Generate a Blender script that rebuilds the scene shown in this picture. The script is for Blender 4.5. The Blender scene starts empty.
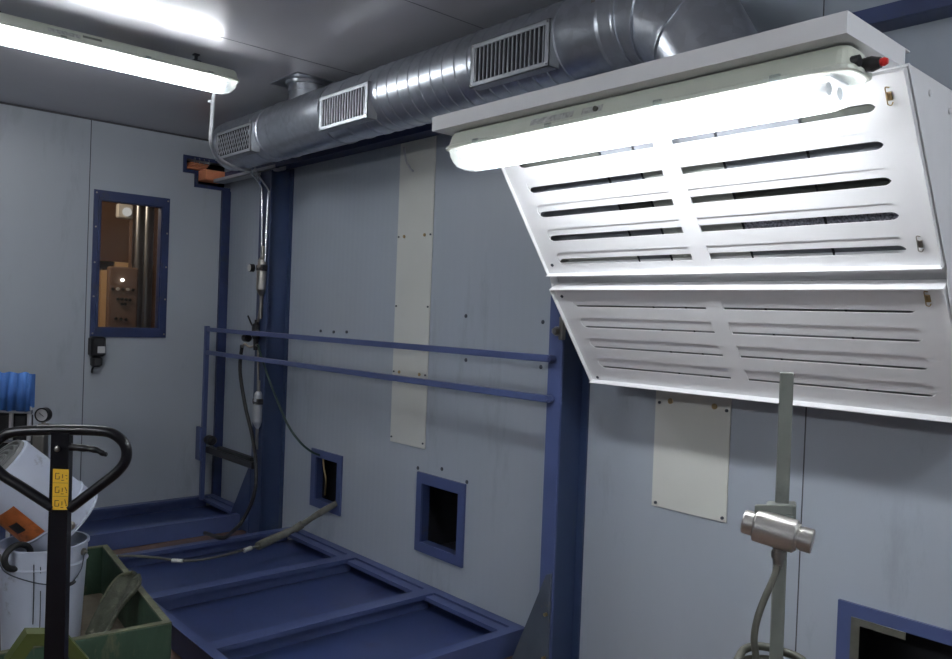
import bpy, math, random
from mathutils import Vector as V, Matrix
random.seed(7)
scene = bpy.context.scene
COL = scene.collection

# ------------------------------------------------------------------ camera
YAW, PITCH, ROLL, FPX, EYE = 0.730788, 0.014134, 0.037900, 800.2, V((0, 0, 1.5))
fw = V((math.sin(YAW)*math.cos(PITCH), math.cos(YAW)*math.cos(PITCH), -math.sin(PITCH)))
r0 = V((math.cos(YAW), -math.sin(YAW), 0)); u0 = r0.cross(fw)
cr, sr = math.cos(ROLL), math.sin(ROLL)
RT = r0*cr + u0*sr; UP = -r0*sr + u0*cr
cam_data = bpy.data.cameras.new('camera'); cam = bpy.data.objects.new('camera', cam_data); COL.objects.link(cam)
cam.matrix_world = Matrix(((RT.x, UP.x, -fw.x, EYE.x), (RT.y, UP.y, -fw.y, EYE.y), (RT.z, UP.z, -fw.z, EYE.z), (0, 0, 0, 1)))
cam_data.sensor_width = 36; cam_data.lens = FPX/952*36; cam_data.clip_start = 0.05
scene.camera = cam

# ------------------------------------------------------------------ light and exposure
TUBE_CEIL = 46.0
TUBE_HOOD = 38.0
TUBE_FILL = 80.0  # strength of the added fill fitting on the left wall
TUBE_COL = (0.97, 0.975, 1.0)
w = bpy.data.worlds.new('world'); scene.world = w; w.use_nodes = True
w.node_tree.nodes['Background'].inputs[0].default_value = (0.02, 0.02, 0.025, 1)
scene.view_settings.view_transform = 'Standard'; scene.view_settings.look = 'None'
scene.view_settings.gamma = 1; scene.view_settings.use_curve_mapping = False
scene.view_settings.exposure = 0.50

# ------------------------------------------------------------------ helpers
def ray(x, y): return RT*((x-476)/FPX) + UP*((329.5-y)/FPX) + fw
def at(x, y, axis, val):
    v = ray(x, y); i = 'XYZ'.index(axis); return EYE + v*((val-EYE[i])/v[i])
def atd(x, y, d): return EYE + ray(x, y)*d

def srgb(r, g, b):
    f = lambda c: (c/255/12.92) if c <= 10 else ((c/255+0.055)/1.055)**2.4
    return (f(r), f(g), f(b), 1)

def mat(name, col, rough=0.5, metal=0.0, var=0.0, scale=4.0, bump=0.0, bscale=40.0, spec=None, dirt=None, dirt_amt=0.5, dscale=3.0, stretch=None, rvar=0.0):
    m = bpy.data.materials.new(name); m.use_nodes = True
    nt = m.node_tree; b = nt.nodes['Principled BSDF']
    b.inputs['Base Color'].default_value = col; b.inputs['Roughness'].default_value = rough; b.inputs['Metallic'].default_value = metal
    if spec is not None: b.inputs['Specular IOR Level'].default_value = spec
    tc = nt.nodes.new('ShaderNodeTexCoord'); src = tc.outputs['Object']
    if stretch:
        mp = nt.nodes.new('ShaderNodeMapping'); mp.inputs['Scale'].default_value = stretch
        nt.links.new(src, mp.inputs['Vector']); src = mp.outputs['Vector']
    out = None
    if var:
        n = nt.nodes.new('ShaderNodeTexNoise'); n.inputs['Scale'].default_value = scale; n.inputs['Detail'].default_value = 6
        nt.links.new(src, n.inputs['Vector'])
        mr = nt.nodes.new('ShaderNodeMapRange'); mr.inputs['To Min'].default_value = 1-var; mr.inputs['To Max'].default_value = 1+var
        mr.inputs['From Min'].default_value = 0.25; mr.inputs['From Max'].default_value = 0.75
        nt.links.new(n.outputs['Fac'], mr.inputs['Value'])
        mx = nt.nodes.new('ShaderNodeMix'); mx.data_type = 'RGBA'; mx.blend_type = 'MULTIPLY'; mx.inputs[0].default_value = 1
        mx.inputs[6].default_value = col; nt.links.new(mr.outputs[0], mx.inputs[7]); out = mx.outputs[2]
        if rvar:
            m2 = nt.nodes.new('ShaderNodeMapRange'); m2.inputs['To Min'].default_value = max(0.02, rough-rvar); m2.inputs['To Max'].default_value = rough+rvar
            nt.links.new(n.outputs['Fac'], m2.inputs['Value']); nt.links.new(m2.outputs[0], b.inputs['Roughness'])
    if dirt:
        n = nt.nodes.new('ShaderNodeTexNoise'); n.inputs['Scale'].default_value = dscale; n.inputs['Detail'].default_value = 8; n.inputs['Roughness'].default_value = 0.7
        nt.links.new(src, n.inputs['Vector'])
        cr_ = nt.nodes.new('ShaderNodeMapRange'); cr_.inputs['From Min'].default_value = 0.62-0.25*dirt_amt; cr_.inputs['From Max'].default_value = 0.75-0.1*dirt_amt
        nt.links.new(n.outputs['Fac'], cr_.inputs['Value'])
        mx = nt.nodes.new('ShaderNodeMix'); mx.data_type = 'RGBA'
        if out: nt.links.new(out, mx.inputs[6])
        else: mx.inputs[6].default_value = col
        mx.inputs[7].default_value = dirt; nt.links.new(cr_.outputs[0], mx.inputs[0]); out = mx.outputs[2]
    if out: nt.links.new(out, b.inputs['Base Color'])
    if bump:
        n = nt.nodes.new('ShaderNodeTexNoise'); n.inputs['Scale'].default_value = bscale; n.inputs['Detail'].default_value = 4
        nt.links.new(src, n.inputs['Vector'])
        bp = nt.nodes.new('ShaderNodeBump'); bp.inputs['Strength'].default_value = bump; bp.inputs['Distance'].default_value = 0.01
        nt.links.new(n.outputs['Fac'], bp.inputs['Height']); nt.links.new(bp.outputs[0], b.inputs['Normal'])
    return m

class MB:
    def __init__(s): s.v = []; s.f = []; s.sm = []
    def add(s, vs, fs, smooth=False):
        o = len(s.v); s.v += [V(p) for p in vs]
        for f in fs: s.f.append([o+i for i in f]); s.sm.append(smooth)
        return s
    def box(s, a, b, fr=None):
        x0, y0, z0 = [min(a[i], b[i]) for i in range(3)]; x1, y1, z1 = [max(a[i], b[i]) for i in range(3)]
        vs = [V(p) for p in ((x0,y0,z0),(x1,y0,z0),(x1,y1,z0),(x0,y1,z0),(x0,y0,z1),(x1,y0,z1),(x1,y1,z1),(x0,y1,z1))]
        if fr: vs = [fr @ p for p in vs]
        return s.add(vs, [(0,3,2,1),(4,5,6,7),(0,1,5,4),(1,2,6,5),(2,3,7,6),(3,0,4,7)])
    def bbox(s, a, b, c=0.003, fr=None):
        # box with chamfered vertical and horizontal edges
        x0, y0, z0 = [min(a[i], b[i]) for i in range(3)]; x1, y1, z1 = [max(a[i], b[i]) for i in range(3)]
        c = min(c, (x1-x0)*.4, (y1-y0)*.4, (z1-z0)*.4)
        def ring(z, k): 
            return [(x0+k,y0+c+k*0,z) if False else p for p in ((x0+c+k,y0+k,z),(x1-c-k,y0+k,z),(x1-k,y0+c+k,z),(x1-k,y1-c-k,z),(x1-c-k,y1-k,z),(x0+c+k,y1-k,z),(x0+k,y1-c-k,z),(x0+k,y0+c+k,z))]
        rs = [ring(z0, c), ring(z0+c, 0), ring(z1-c, 0), ring(z1, c)]
        vs = [V(p) for r in rs for p in r]
        if fr: vs = [fr @ p for p in vs]
        fs = [tuple(range(7, -1, -1)), tuple(range(24, 32))]
        for k in range(3):
            for i in range(8):
                j = (i+1) % 8; fs.append((k*8+i, k*8+j, k*8+8+j, k*8+8+i))
        return s.add(vs, fs)
    def bar(s, p0, p1, wx, wy, side=None, c=0.002):
        # rectangular bar between two points
        p0 = V(p0); p1 = V(p1); z = (p1-p0); L = z.length; z.normalize()
        sd = V(side) if side else (V((1,0,0)) if abs(z.x) < 0.9 else V((0,1,0)))
        y = z.cross(sd).normalized(); x = y.cross(z).normalized()
        fr = Matrix(((x.x,y.x,z.x,p0.x),(x.y,y.y,z.y,p0.y),(x.z,y.z,z.z,p0.z),(0,0,0,1)))
        return s.bbox((-wx/2,-wy/2,0), (wx/2,wy/2,L), c, fr)
    def lathe(s, p0, p1, prof, n=32, caps=True, ph=0):
        # prof: list of (t along p0->p1 in metres, radius)
        p0 = V(p0); z = (V(p1)-p0).normalized(); a = V((1,0,0)) if abs(z.x) < 0.9 else V((0,1,0))
        x = z.cross(a).normalized(); y = z.cross(x)
        rings = [[p0+z*t+(x*math.cos(ph+2*math.pi*i/n)+y*math.sin(ph+2*math.pi*i/n))*r for i in range(n)] for t, r in prof]
        for k in range(len(rings)-1):
            A, B = rings[k], rings[k+1]
            dt = abs(prof[k+1][0]-prof[k][0]); dr = abs(prof[k+1][1]-prof[k][1])
            s.add(A+B, [(i, (i+1) % n, n+(i+1) % n, n+i) for i in range(n)], n > 8)
        if caps:
            if prof[0][1] > 1e-5: s.add(rings[0], [tuple(range(n-1, -1, -1))])
            if prof[-1][1] > 1e-5: s.add(rings[-1], [tuple(range(n))])
        return s
    def cyl(s, p0, p1, r, n=24, r2=None, caps=True):
        return s.lathe(p0, p1, [(0, r), ((V(p1)-V(p0)).length, r if r2 is None else r2)], n, caps)
    def tube(s, pts, r, n=12, closed=False, rad=None, sub=6, smooth_path=True):
        P = [V(p) for p in pts]
        if smooth_path and len(P) > 2:
            Q = []
            m = len(P)
            rng = range(m) if closed else range(m-1)
            for i in rng:
                a = P[(i-1) % m] if closed or i > 0 else P[0]*2-P[1]
                b, c = P[i], P[(i+1) % m]
                d = P[(i+2) % m] if closed or i+2 < m else P[-1]*2-P[-2]
                for k in range(sub):
                    t = k/sub
                    Q.append(0.5*((2*b)+(c-a)*t+(2*a-5*b+4*c-d)*t*t+(3*b-a-3*c+d)*t**3))
            if not closed: Q.append(P[-1])
            P = Q
        m = len(P); rings = []
        nrm = None
        for i in range(m):
            if closed: t = (P[(i+1) % m]-P[i-1]).normalized()
            else: t = (P[min(i+1, m-1)]-P[max(i-1, 0)]).normalized()
            if nrm is None:
                a = V((0,0,1)) if abs(t.z) < 0.9 else V((1,0,0)); nrm = t.cross(a).normalized()
            nrm = (nrm - t*nrm.dot(t)).normalized(); bn = t.cross(nrm)
            rr = r if rad is None else rad(i/(m-1))
            rings.append([P[i]+(nrm*math.cos(2*math.pi*k/n)+bn*math.sin(2*math.pi*k/n))*rr for k in range(n)])
        vs = [p for q in rings for p in q]; fs = []
        for i in range(m if closed else m-1):
            j = (i+1) % m
            for k in range(n):
                l = (k+1) % n; fs.append((i*n+k, i*n+l, j*n+l, j*n+k))
        s.add(vs, fs, True)
        if not closed: s.add(rings[0], [tuple(range(n-1, -1, -1))]); s.add(rings[-1], [tuple(range(n))])
        return s
    def prism(s, poly, fr, t0, t1):
        # poly in local xy, extruded on local z
        n = len(poly)
        vs = [fr @ V((p[0], p[1], t0)) for p in poly]+[fr @ V((p[0], p[1], t1)) for p in poly]
        return s.add(vs, [tuple(range(n-1, -1, -1)), tuple(range(n, 2*n))]+[(i, (i+1) % n, n+(i+1) % n, n+i) for i in range(n)])
    def build(s, name, m, parent=None, origin=None, weld=False):
        me = bpy.data.meshes.new(name)
        pw = parent_origin(parent)
        o0 = V(origin) if origin is not None else (pw if parent is not None else V((0,0,0)))
        me.from_pydata([tuple(p-o0) for p in s.v], [], s.f)
        for p, k in zip(me.polygons, s.sm): p.use_smooth = k
        me.materials.append(m); me.update()
        import bmesh
        bm = bmesh.new(); bm.from_mesh(me)
        if weld: bmesh.ops.remove_doubles(bm, verts=bm.verts, dist=1e-5)
        bmesh.ops.recalc_face_normals(bm, faces=bm.faces)
        bm.to_mesh(me); bm.free()
        o = bpy.data.objects.new(name, me); COL.objects.link(o)
        if parent is not None: o.parent = parent
        o.location = o0 - pw if parent is not None else o0
        ORG[o.name] = o0
        return o
ORG = {}
def parent_origin(p): return ORG[p.name] if p is not None else V((0,0,0))
def tag(o, label=None, cat=None, group=None, kind=None):
    if label: o['label'] = label
    if cat: o['category'] = cat
    if group: o['group'] = group
    if kind: o['kind'] = kind
    return o
def thing(name, loc, label, cat, group=None):
    o = bpy.data.objects.new(name, None); COL.objects.link(o); o.location = loc; o.empty_display_size = 0.05
    ORG[o.name] = V(loc)
    return tag(o, label, cat, group)
def struct(mb, name, m): return tag(mb.build(name, m), kind='structure')
def frame(o, x, y, z): return Matrix(((x[0],y[0],z[0],o[0]),(x[1],y[1],z[1],o[1]),(x[2],y[2],z[2],o[2]),(0,0,0,1)))

# ------------------------------------------------------------------ materials
M = {}
def wall_mat(name, col, axis, period, rib, rough=0.42):
    m = mat(name, col, rough, var=0.06, scale=1.6, rvar=0.08, dirt=(col[0]*.72, col[1]*.72, col[2]*.72, 1), dirt_amt=0.15, dscale=2.2, stretch=(1, 1, 0.25))
    nt = m.node_tree; b = nt.nodes['Principled BSDF']
    tc = nt.nodes.new('ShaderNodeTexCoord'); sp = nt.nodes.new('ShaderNodeSeparateXYZ'); nt.links.new(tc.outputs['Object'], sp.inputs[0])
    mu = nt.nodes.new('ShaderNodeMath'); mu.operation = 'MULTIPLY'; mu.inputs[1].default_value = 2*math.pi/period
    nt.links.new(sp.outputs['XYZ'.index(axis)], mu.inputs[0])
    si = nt.nodes.new('ShaderNodeMath'); si.operation = 'SINE'; nt.links.new(mu.outputs[0], si.inputs[0])
    bp = nt.nodes.new('ShaderNodeBump'); bp.inputs['Strength'].default_value = rib; bp.inputs['Distance'].default_value = 0.004
    nt.links.new(si.outputs[0], bp.inputs['Height']); nt.links.new(bp.outputs[0], b.inputs['Normal'])
    return m
M['wall_r'] = wall_mat('ribbed_wall_panel', (0.345, 0.385, 0.437, 1), 'Y', 0.05, 0.10)
M['wall_b'] = wall_mat('smooth_wall_panel', (0.385, 0.42, 0.46, 1), 'X', 0.6, 0.02, 0.38)
M['ceil'] = mat('ceiling_panel', (0.52, 0.52, 0.55, 1), 0.24, var=0.04, scale=2, bump=0.02, bscale=3, rvar=0.05)
M['seam'] = mat('dark_joint', (0.06, 0.06, 0.07, 1), 0.7)
M['floor'] = mat('red_brown_floor', (0.13, 0.075, 0.055, 1), 0.6, var=0.25, scale=5, bump=0.2, dirt=(0.05, 0.04, 0.035, 1))
M['blue'] = mat('blue_enamel', (0.054, 0.076, 0.185, 1), 0.42, var=0.12, scale=5, bump=0.02)
M['tray'] = mat('blue_tray_sheet', (0.031, 0.048, 0.135, 1), 0.36, var=0.15, scale=3, bump=0.03, bscale=8, dirt=(0.03, 0.035, 0.09, 1), dirt_amt=0.3)
M['blue_dk'] = mat('dark_blue_paint', (0.024, 0.038, 0.11, 1), 0.45, var=0.2, scale=6, dirt=(0.05, 0.055, 0.03, 1), dirt_amt=0.25, dscale=4)
M['column'] = mat('column_paint', (0.026, 0.044, 0.105, 1), 0.45, var=0.2, scale=5, dirt=(0.05, 0.065, 0.055, 1), dirt_amt=0.35, dscale=3, stretch=(1,1,0.3))
M['plate'] = mat('pale_cover_plate', (0.60, 0.61, 0.57, 1), 0.4, var=0.04, scale=3)
M['white'] = mat('white_powder_coat', (0.76, 0.76, 0.775, 1), 0.38, var=0.02, scale=20, bump=0.01, bscale=300)
M['inner'] = mat('white_inner_sheet', (0.70, 0.70, 0.71, 1), 0.45)
M['backing_a'] = mat('pale_backing', (0.40, 0.41, 0.38, 1), 0.9, bump=0.4, bscale=60)  # invented backing tones for what shows through the hood slots
M['backing_b'] = mat('grey_backing', (0.20, 0.21, 0.23, 1), 0.9, bump=0.4, bscale=60)
M['backing_c'] = mat('dark_backing', (0.075, 0.08, 0.07, 1), 0.9, bump=0.4, bscale=60)
M['backing_d'] = mat('speckled_backing', (0.28, 0.28, 0.33, 1), 0.8, var=0.8, scale=160, bump=0.6, bscale=150)
M['black'] = mat('black_plastic', (0.012, 0.012, 0.014, 1), 0.4)
M['jack'] = mat('black_lacquer', (0.004, 0.004, 0.006, 1), 0.3, spec=0.3)
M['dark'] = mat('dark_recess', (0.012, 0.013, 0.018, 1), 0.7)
M['red'] = mat('red_plastic', (0.6, 0.02, 0.015, 1), 0.35)
M['screw'] = mat('screw_steel', (0.35, 0.33, 0.30, 1), 0.35, 1.0)
M['dscrew'] = mat('dull_screw', (0.06, 0.07, 0.09, 1), 0.5, 0.4)
M['brass'] = mat('tarnished_clip', (0.40, 0.30, 0.16, 1), 0.4, 1.0)
M['steel'] = mat('brushed_steel', (0.62, 0.60, 0.57, 1), 0.36, 1.0, var=0.1, scale=3, stretch=(1, 1, 30), rvar=0.06)
M['chrome'] = mat('bright_pipe', (0.75, 0.76, 0.78, 1), 0.18, 1.0)
M['grey'] = mat('grey_paint', (0.18, 0.195, 0.175, 1), 0.4, var=0.15, scale=8, dirt=(0.09, 0.09, 0.08, 1), dirt_amt=0.3)
M['hose'] = mat('grey_green_hose', (0.085, 0.085, 0.068, 1), 0.5, var=0.2, scale=30)
M['rubber'] = mat('black_rubber', (0.01, 0.011, 0.012, 1), 0.5)
M['green_cable'] = mat('dark_green_cable', (0.015, 0.04, 0.035, 1), 0.45)
M['sleeve'] = mat('worn_cable_sleeve', (0.13, 0.13, 0.11, 1), 0.75, var=0.3, scale=25, bump=0.4, bscale=60)
M['tape'] = mat('pale_tape', (0.55, 0.55, 0.52, 1), 0.6)
M['conduit'] = mat('grey_conduit', (0.42, 0.43, 0.45, 1), 0.4)
M['body'] = mat('pale_green_polyester', (0.60, 0.63, 0.55, 1), 0.45, var=0.05, scale=8)
M['sticker'] = mat('silver_sticker', (0.46, 0.47, 0.45, 1), 0.35, 0.1, var=0.45, scale=90)
M['crate'] = mat('green_painted_wood', (0.022, 0.052, 0.030, 1), 0.6, var=0.3, scale=7, bump=0.25, bscale=30, dirt=(0.13, 0.12, 0.07, 1), dirt_amt=0.2, dscale=9, stretch=(1, 1, 0.4))
M['crate_in'] = mat('bare_crate_board', (0.10, 0.08, 0.055, 1), 0.75, var=0.3, scale=6, bump=0.3, dirt=(0.05, 0.045, 0.035, 1), dirt_amt=0.5)
M['crate_edge'] = mat('worn_wood_edge', (0.085, 0.09, 0.05, 1), 0.7, var=0.35, scale=20, bump=0.3)
M['bucket'] = mat('white_bucket_plastic', (0.46, 0.50, 0.60, 1), 0.35, var=0.06, scale=5, dirt=(0.22, 0.22, 0.24, 1), dirt_amt=0.12, dscale=12)
M['bucket_base'] = mat('grey_bucket_base', (0.16, 0.165, 0.165, 1), 0.5, var=0.2, scale=15)
M['orange'] = mat('orange_hazard_print', (0.42, 0.115, 0.03, 1), 0.5, var=0.35, scale=18, dirt=(0.16, 0.05, 0.02, 1), dirt_amt=0.4, dscale=20)
M['yellow'] = mat('yellow_sticker', (0.72, 0.42, 0.03, 1), 0.4)
M['lime'] = mat('lime_paint', (0.055, 0.070, 0.011, 1), 0.5, var=0.2, scale=10, dirt=(0.05, 0.06, 0.03, 1), dirt_amt=0.3, dscale=9)
M['debris'] = mat('weathered_grey_green', (0.042, 0.046, 0.030, 1), 0.85, var=0.4, scale=22, bump=0.7, bscale=35, dirt=(0.22, 0.21, 0.16, 1), dirt_amt=0.2, dscale=24)
M['blue_cloth'] = mat('blue_corrugated_cloth', (0.035, 0.12, 0.36, 1), 0.7, var=0.25, scale=14, stretch=(4, 4, 1))
M['brick'] = mat('orange_block', (0.75, 0.27, 0.13, 1), 0.8, var=0.12, scale=14, bump=0.2)
M['grille'] = mat('grille_metal', (0.42, 0.44, 0.47, 1), 0.5, 0.6)
M['gauge'] = mat('gauge_dial', (0.5, 0.5, 0.5, 1), 0.3)
M['brown'] = mat('brown_wall', (0.12, 0.065, 0.045, 1), 0.6, var=0.1, scale=3)
M['cabinet'] = mat('brown_grey_cabinet', (0.17, 0.11, 0.085, 1), 0.5)
M['cream'] = mat('cream_door_frame', (0.75, 0.52, 0.30, 1), 0.5)
M['silver'] = mat('silver_duct', (0.20, 0.21, 0.23, 1), 0.3, 1.0)

def galv(name):
    m = bpy.data.materials.new(name); m.use_nodes = True; nt = m.node_tree; b = nt.nodes['Principled BSDF']
    b.inputs['Metallic'].default_value = 0.95
    tc = nt.nodes.new('ShaderNodeTexCoord'); vo = nt.nodes.new('ShaderNodeTexVoronoi'); vo.inputs['Scale'].default_value = 35
    nt.links.new(tc.outputs['Object'], vo.inputs['Vector'])
    bw = nt.nodes.new('ShaderNodeSeparateColor'); nt.links.new(vo.outputs['Color'], bw.inputs[0])
    mr = nt.nodes.new('ShaderNodeMapRange'); mr.inputs['To Min'].default_value = 0.58; mr.inputs['To Max'].default_value = 0.66
    nt.links.new(bw.outputs[0], mr.inputs['Value'])
    cc = nt.nodes.new('ShaderNodeCombineColor'); 
    for i in range(3): nt.links.new(mr.outputs[0], cc.inputs[i])
    mx = nt.nodes.new('ShaderNodeMix'); mx.data_type = 'RGBA'; mx.blend_type = 'MULTIPLY'; mx.inputs[0].default_value = 1; mx.inputs[7].default_value = (0.92, 0.97, 1.05, 1)
    nt.links.new(cc.outputs[0], mx.inputs[6]); nt.links.new(mx.outputs[2], b.inputs['Base Color'])
    m2 = nt.nodes.new('ShaderNodeMapRange'); m2.inputs['To Min'].default_value = 0.30; m2.inputs['To Max'].default_value = 0.36
    nt.links.new(bw.outputs[1], m2.inputs['Value']); nt.links.new(m2.outputs[0], b.inputs['Roughness'])
    return m
M['galv'] = galv('galvanised_steel')

def emis(name, col, st):
    m = bpy.data.materials.new(name); m.use_nodes = True; nt = m.node_tree; nt.nodes.clear()
    e = nt.nodes.new('ShaderNodeEmission'); o = nt.nodes.new('ShaderNodeOutputMaterial')
    e.inputs[0].default_value = (*col, 1); e.inputs[1].default_value = st; nt.links.new(e.outputs[0], o.inputs[0]); return m
M['tube_c'] = emis('lit_tube', TUBE_COL, TUBE_CEIL)
M['tube_fill'] = emis('lit_tube', TUBE_COL, TUBE_FILL)
M['tube_h'] = emis('lit_tube', TUBE_COL, TUBE_HOOD)
def clear(name, trans, col, rough=0.1):
    # thin clear plastic: mostly transparent, slightly diffusing, with a surface gloss
    m = bpy.data.materials.new(name); m.use_nodes = True; nt = m.node_tree; nt.nodes.clear()
    o = nt.nodes.new('ShaderNodeOutputMaterial'); t = nt.nodes.new('ShaderNodeBsdfTransparent'); d = nt.nodes.new('ShaderNodeBsdfTranslucent')
    g = nt.nodes.new('ShaderNodeBsdfGlossy'); g.inputs['Roughness'].default_value = rough; d.inputs[0].default_value = col
    t.inputs[0].default_value = (0.95, 0.97, 0.97, 1)
    a = nt.nodes.new('ShaderNodeMixShader'); a.inputs[0].default_value = trans; nt.links.new(d.outputs[0], a.inputs[1]); nt.links.new(t.outputs[0], a.inputs[2])
    f = nt.nodes.new('ShaderNodeFresnel'); f.inputs[0].default_value = 1.4
    b = nt.nodes.new('ShaderNodeMixShader'); nt.links.new(f.outputs[0], b.inputs[0]); nt.links.new(a.outputs[0], b.inputs[1]); nt.links.new(g.outputs[0], b.inputs[2])
    nt.links.new(b.outputs[0], o.inputs[0]); return m
M['lens'] = clear('prismatic_lens', 0.80, (0.75, 0.85, 0.95, 1))
M['glass'] = clear('window_glass', 0.98, (0.3, 0.3, 0.3, 1), 0.02)

# ------------------------------------------------------------------ the room
XW, YB, ZC, XL, YF = 2.62, 5.76, 2.74, -1.8, -1.6
def holed(u0, u1, v0, v1, holes, put):
    us = sorted({u0, u1, *[h[0] for h in holes], *[h[1] for h in holes]}); vs = sorted({v0, v1, *[h[2] for h in holes], *[h[3] for h in holes]})
    for i in range(len(us)-1):
        for j in range(len(vs)-1):
            cu, cv = (us[i]+us[i+1])/2, (vs[j]+vs[j+1])/2
            if any(h[0] < cu < h[1] and h[2] < cv < h[3] for h in holes): continue
            put(us[i], us[i+1], vs[j], vs[j+1])
H1 = (4.11, 4.375, 0.325, 0.605); H2 = (2.99, 3.30, 0.305, 0.63); H3 = (0.60, 1.075, 0.22, 0.605)
mb = MB(); holed(YF-.1, YB+.1, 0, ZC, [H1, H2, H3], lambda a, b, c, d: mb.box((XW, a, c), (XW+.045, b, d)))
struct(mb, 'wall_right', M['wall_r'])
WN = (1.70, 2.125, 1.335, 2.21); NA = (2.285, XW, 2.500, 2.576); NB = (2.372, XW, 2.404, 2.500)
mb = MB(); holed(XL, XW, 0, ZC, [WN, NA, NB], lambda a, b, c, d: mb.box((a, YB, c), (b, YB+.08, d)))
struct(mb, 'wall_back', M['wall_b'])
struct(MB().box((XL-.1, YF-.1, 0), (XL, YB+.1, ZC)), 'wall_left', M['wall_b'])
struct(MB().box((XL, YF-.1, 0), (XW, YF, ZC)), 'wall_front', M['wall_b'])
struct(MB().box((XL-.1, YF-.1, -.1), (XW+.1, YB+.1, 0)), 'floor', M['floor'])
struct(MB().box((XL-.1, YF-.1, ZC), (XW+.1, YB+.1, ZC+.08)), 'ceiling', M['ceil'])
mb = MB()
for y in (1.25, 0.05, -1.1): mb.box((XW-.0012, y-.002, 0), (XW+.001, y+.002, ZC))
struct(mb, 'trim_1', M['seam'])
mb = MB()
for x in (1.634, 0.43, -.77): mb.box((x-.0025, YB-.0012, 0), (x+.0025, YB+.001, ZC))
struct(mb, 'trim_2', M['seam'])
mb = MB()
for y in (at(217, 36, 'Z', ZC).y, at(430, 9, 'Z', ZC).y, 0.4): mb.box((XL, y-.0012, ZC-.0012), (XW, y+.0012, ZC+.001))
struct(mb, 'trim_3', M['seam'])
# dark line where the back wall meets the ceiling
struct(MB().box((XL, YB-.006, ZC-.012), (XW, YB+.001, ZC)), 'trim_4', M['seam'])
# blue corner angle
struct(MB().box((XW-.066, YB-.03, 0), (XW-.022, YB-.002, 2.378)).box((XW-.026, YB-.03, 0), (XW-.001, YB-.026, 2.378)), 'trim_5', M['blue_dk'])

# window in the back wall
wf = tag(bpy.data.objects.new('window_1', None), kind='structure'); COL.objects.link(wf); wf.location = (1.918, YB, 1.773); ORG['window_1'] = V((1.918, YB, 1.773))
mb = MB()
holed(1.663, 2.172, 1.276, 2.270, [(1.712, 2.113, 1.343, 2.201)], lambda a, b, c, d: mb.box((a, YB-.012, c), (b, YB+.002, d)))
holed(1.692, 2.145, 1.310, 2.238, [(1.704, 2.121, 1.335, 2.209)], lambda a, b, c, d: mb.box((a, YB-.022, c), (b, YB-.01, d)))
mb.build('window_frame', M['blue_dk'], wf)
mb = MB(); holed(1.70, 2.125, 1.335, 2.21, [(1.712, 2.113, 1.343, 2.201)], lambda a, b, c, d: mb.box((a, YB, c), (b, YB+.045, d)))
mb.build('window_reveal', M['blue_dk'], wf)
MB().box((1.706, YB+.02, 1.338), (2.119, YB+.026, 2.207)).build('window_pane', M['glass'], wf)
mb = MB()
for x in (1.678, 2.158):
    for z in (1.30, 1.55, 1.78, 2.02, 2.25): mb.cyl((x, YB-.012, z), (x, YB-.016, z), .006, 10)
mb.build('frame_screw', M['screw'], wf)

# the room beyond the window
struct(MB().box((.6, 8.6, 0), (5.2, 8.7, 3.2)).box((.6, YB+.08, 0), (.7, 8.7, 3.2)).box((5.1, YB+.08, 0), (5.2, 8.7, 3.2)).box((XW+.1, YB+.0, 0), (5.2, YB+.1, 3.2)), 'wall_beyond', M['brown'])
struct(MB().box((.6, YB+.08, 3.2), (5.2, 8.7, 3.3)), 'ceiling_beyond', M['brown'])
struct(MB().box((.6, YB+.1, -.1), (5.2, 8.7, 0)), 'floor_beyond', M['floor'])
bl = bpy.data.lights.new('hall_lamp', 'POINT'); bl.energy = 34; bl.color = (1, .78, .55); bl.shadow_soft_size = .15
blo = bpy.data.objects.new('hall_lamp', bl); COL.objects.link(blo); blo.location = (1.5, 7.0, 2.7)
mb = MB(); px = lambda x, y, d: at(x, y, 'Y', d)
a = px(104, 261, 8.48); b = px(130, 258, 8.48)
dt = thing('lit_doorway', (a.x, 8.5, 0), 'bright cream door frame glimpsed low through the window', 'door frame')
zt = a.z
MB().box((a.x-.02, 8.48, 0), (a.x+.10, 8.58, zt)).box((a.x-.02, 8.48, zt-.09), (a.x+.42, 8.58, zt)).box((a.x+.34, 8.48, 0), (a.x+.42, 8.58, zt-.09)).build('door_frame', M['cream'], dt)
MB().box((a.x+.10, 8.57, 0), (a.x+.34, 8.595, zt-.09)).build('door_leaf', M['brown'], dt)
cb = at(109, 266, 'Y', 7.4); cb2 = at(139, 266, 'Y', 7.4)
ct = thing('control_cabinet', (cb.x, 7.4, 0), 'brown control cabinet with rows of buttons seen through the window', 'cabinet')
MB().bbox((cb.x, 7.4, .3), (cb2.x, 7.46, cb.z), .01).build('body', M['cabinet'], ct)
MB().box((cb.x+.02, 7.39, .35), (cb2.x-.02, 7.4, cb.z-.03)).build('door', M['cabinet'], ct)
L0 = at(122.5, 280, 'Y', 7.38); MB().cyl((L0.x, 7.39, L0.z), (L0.x, 7.372, L0.z), .014, 16).build('indicator_lamp', emis('lit_indicator', (1, .95, .85), 3), ct)
for k, (qx, qy) in enumerate([(113, 289), (118, 289), (123, 289), (128, 289.5), (133, 290), (118, 299), (122, 299), (126, 299.5), (130, 300), (122, 304), (125, 304), (116, 318.5), (121, 319), (126, 319.5)]):
    p = at(qx, qy, 'Y', 7.38); MB().cyl((p.x, 7.39, p.z), (p.x, 7.374, p.z), .014, 12).build('button', M['gauge'] if k in (1, 3) else M['black'], ct)
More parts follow.
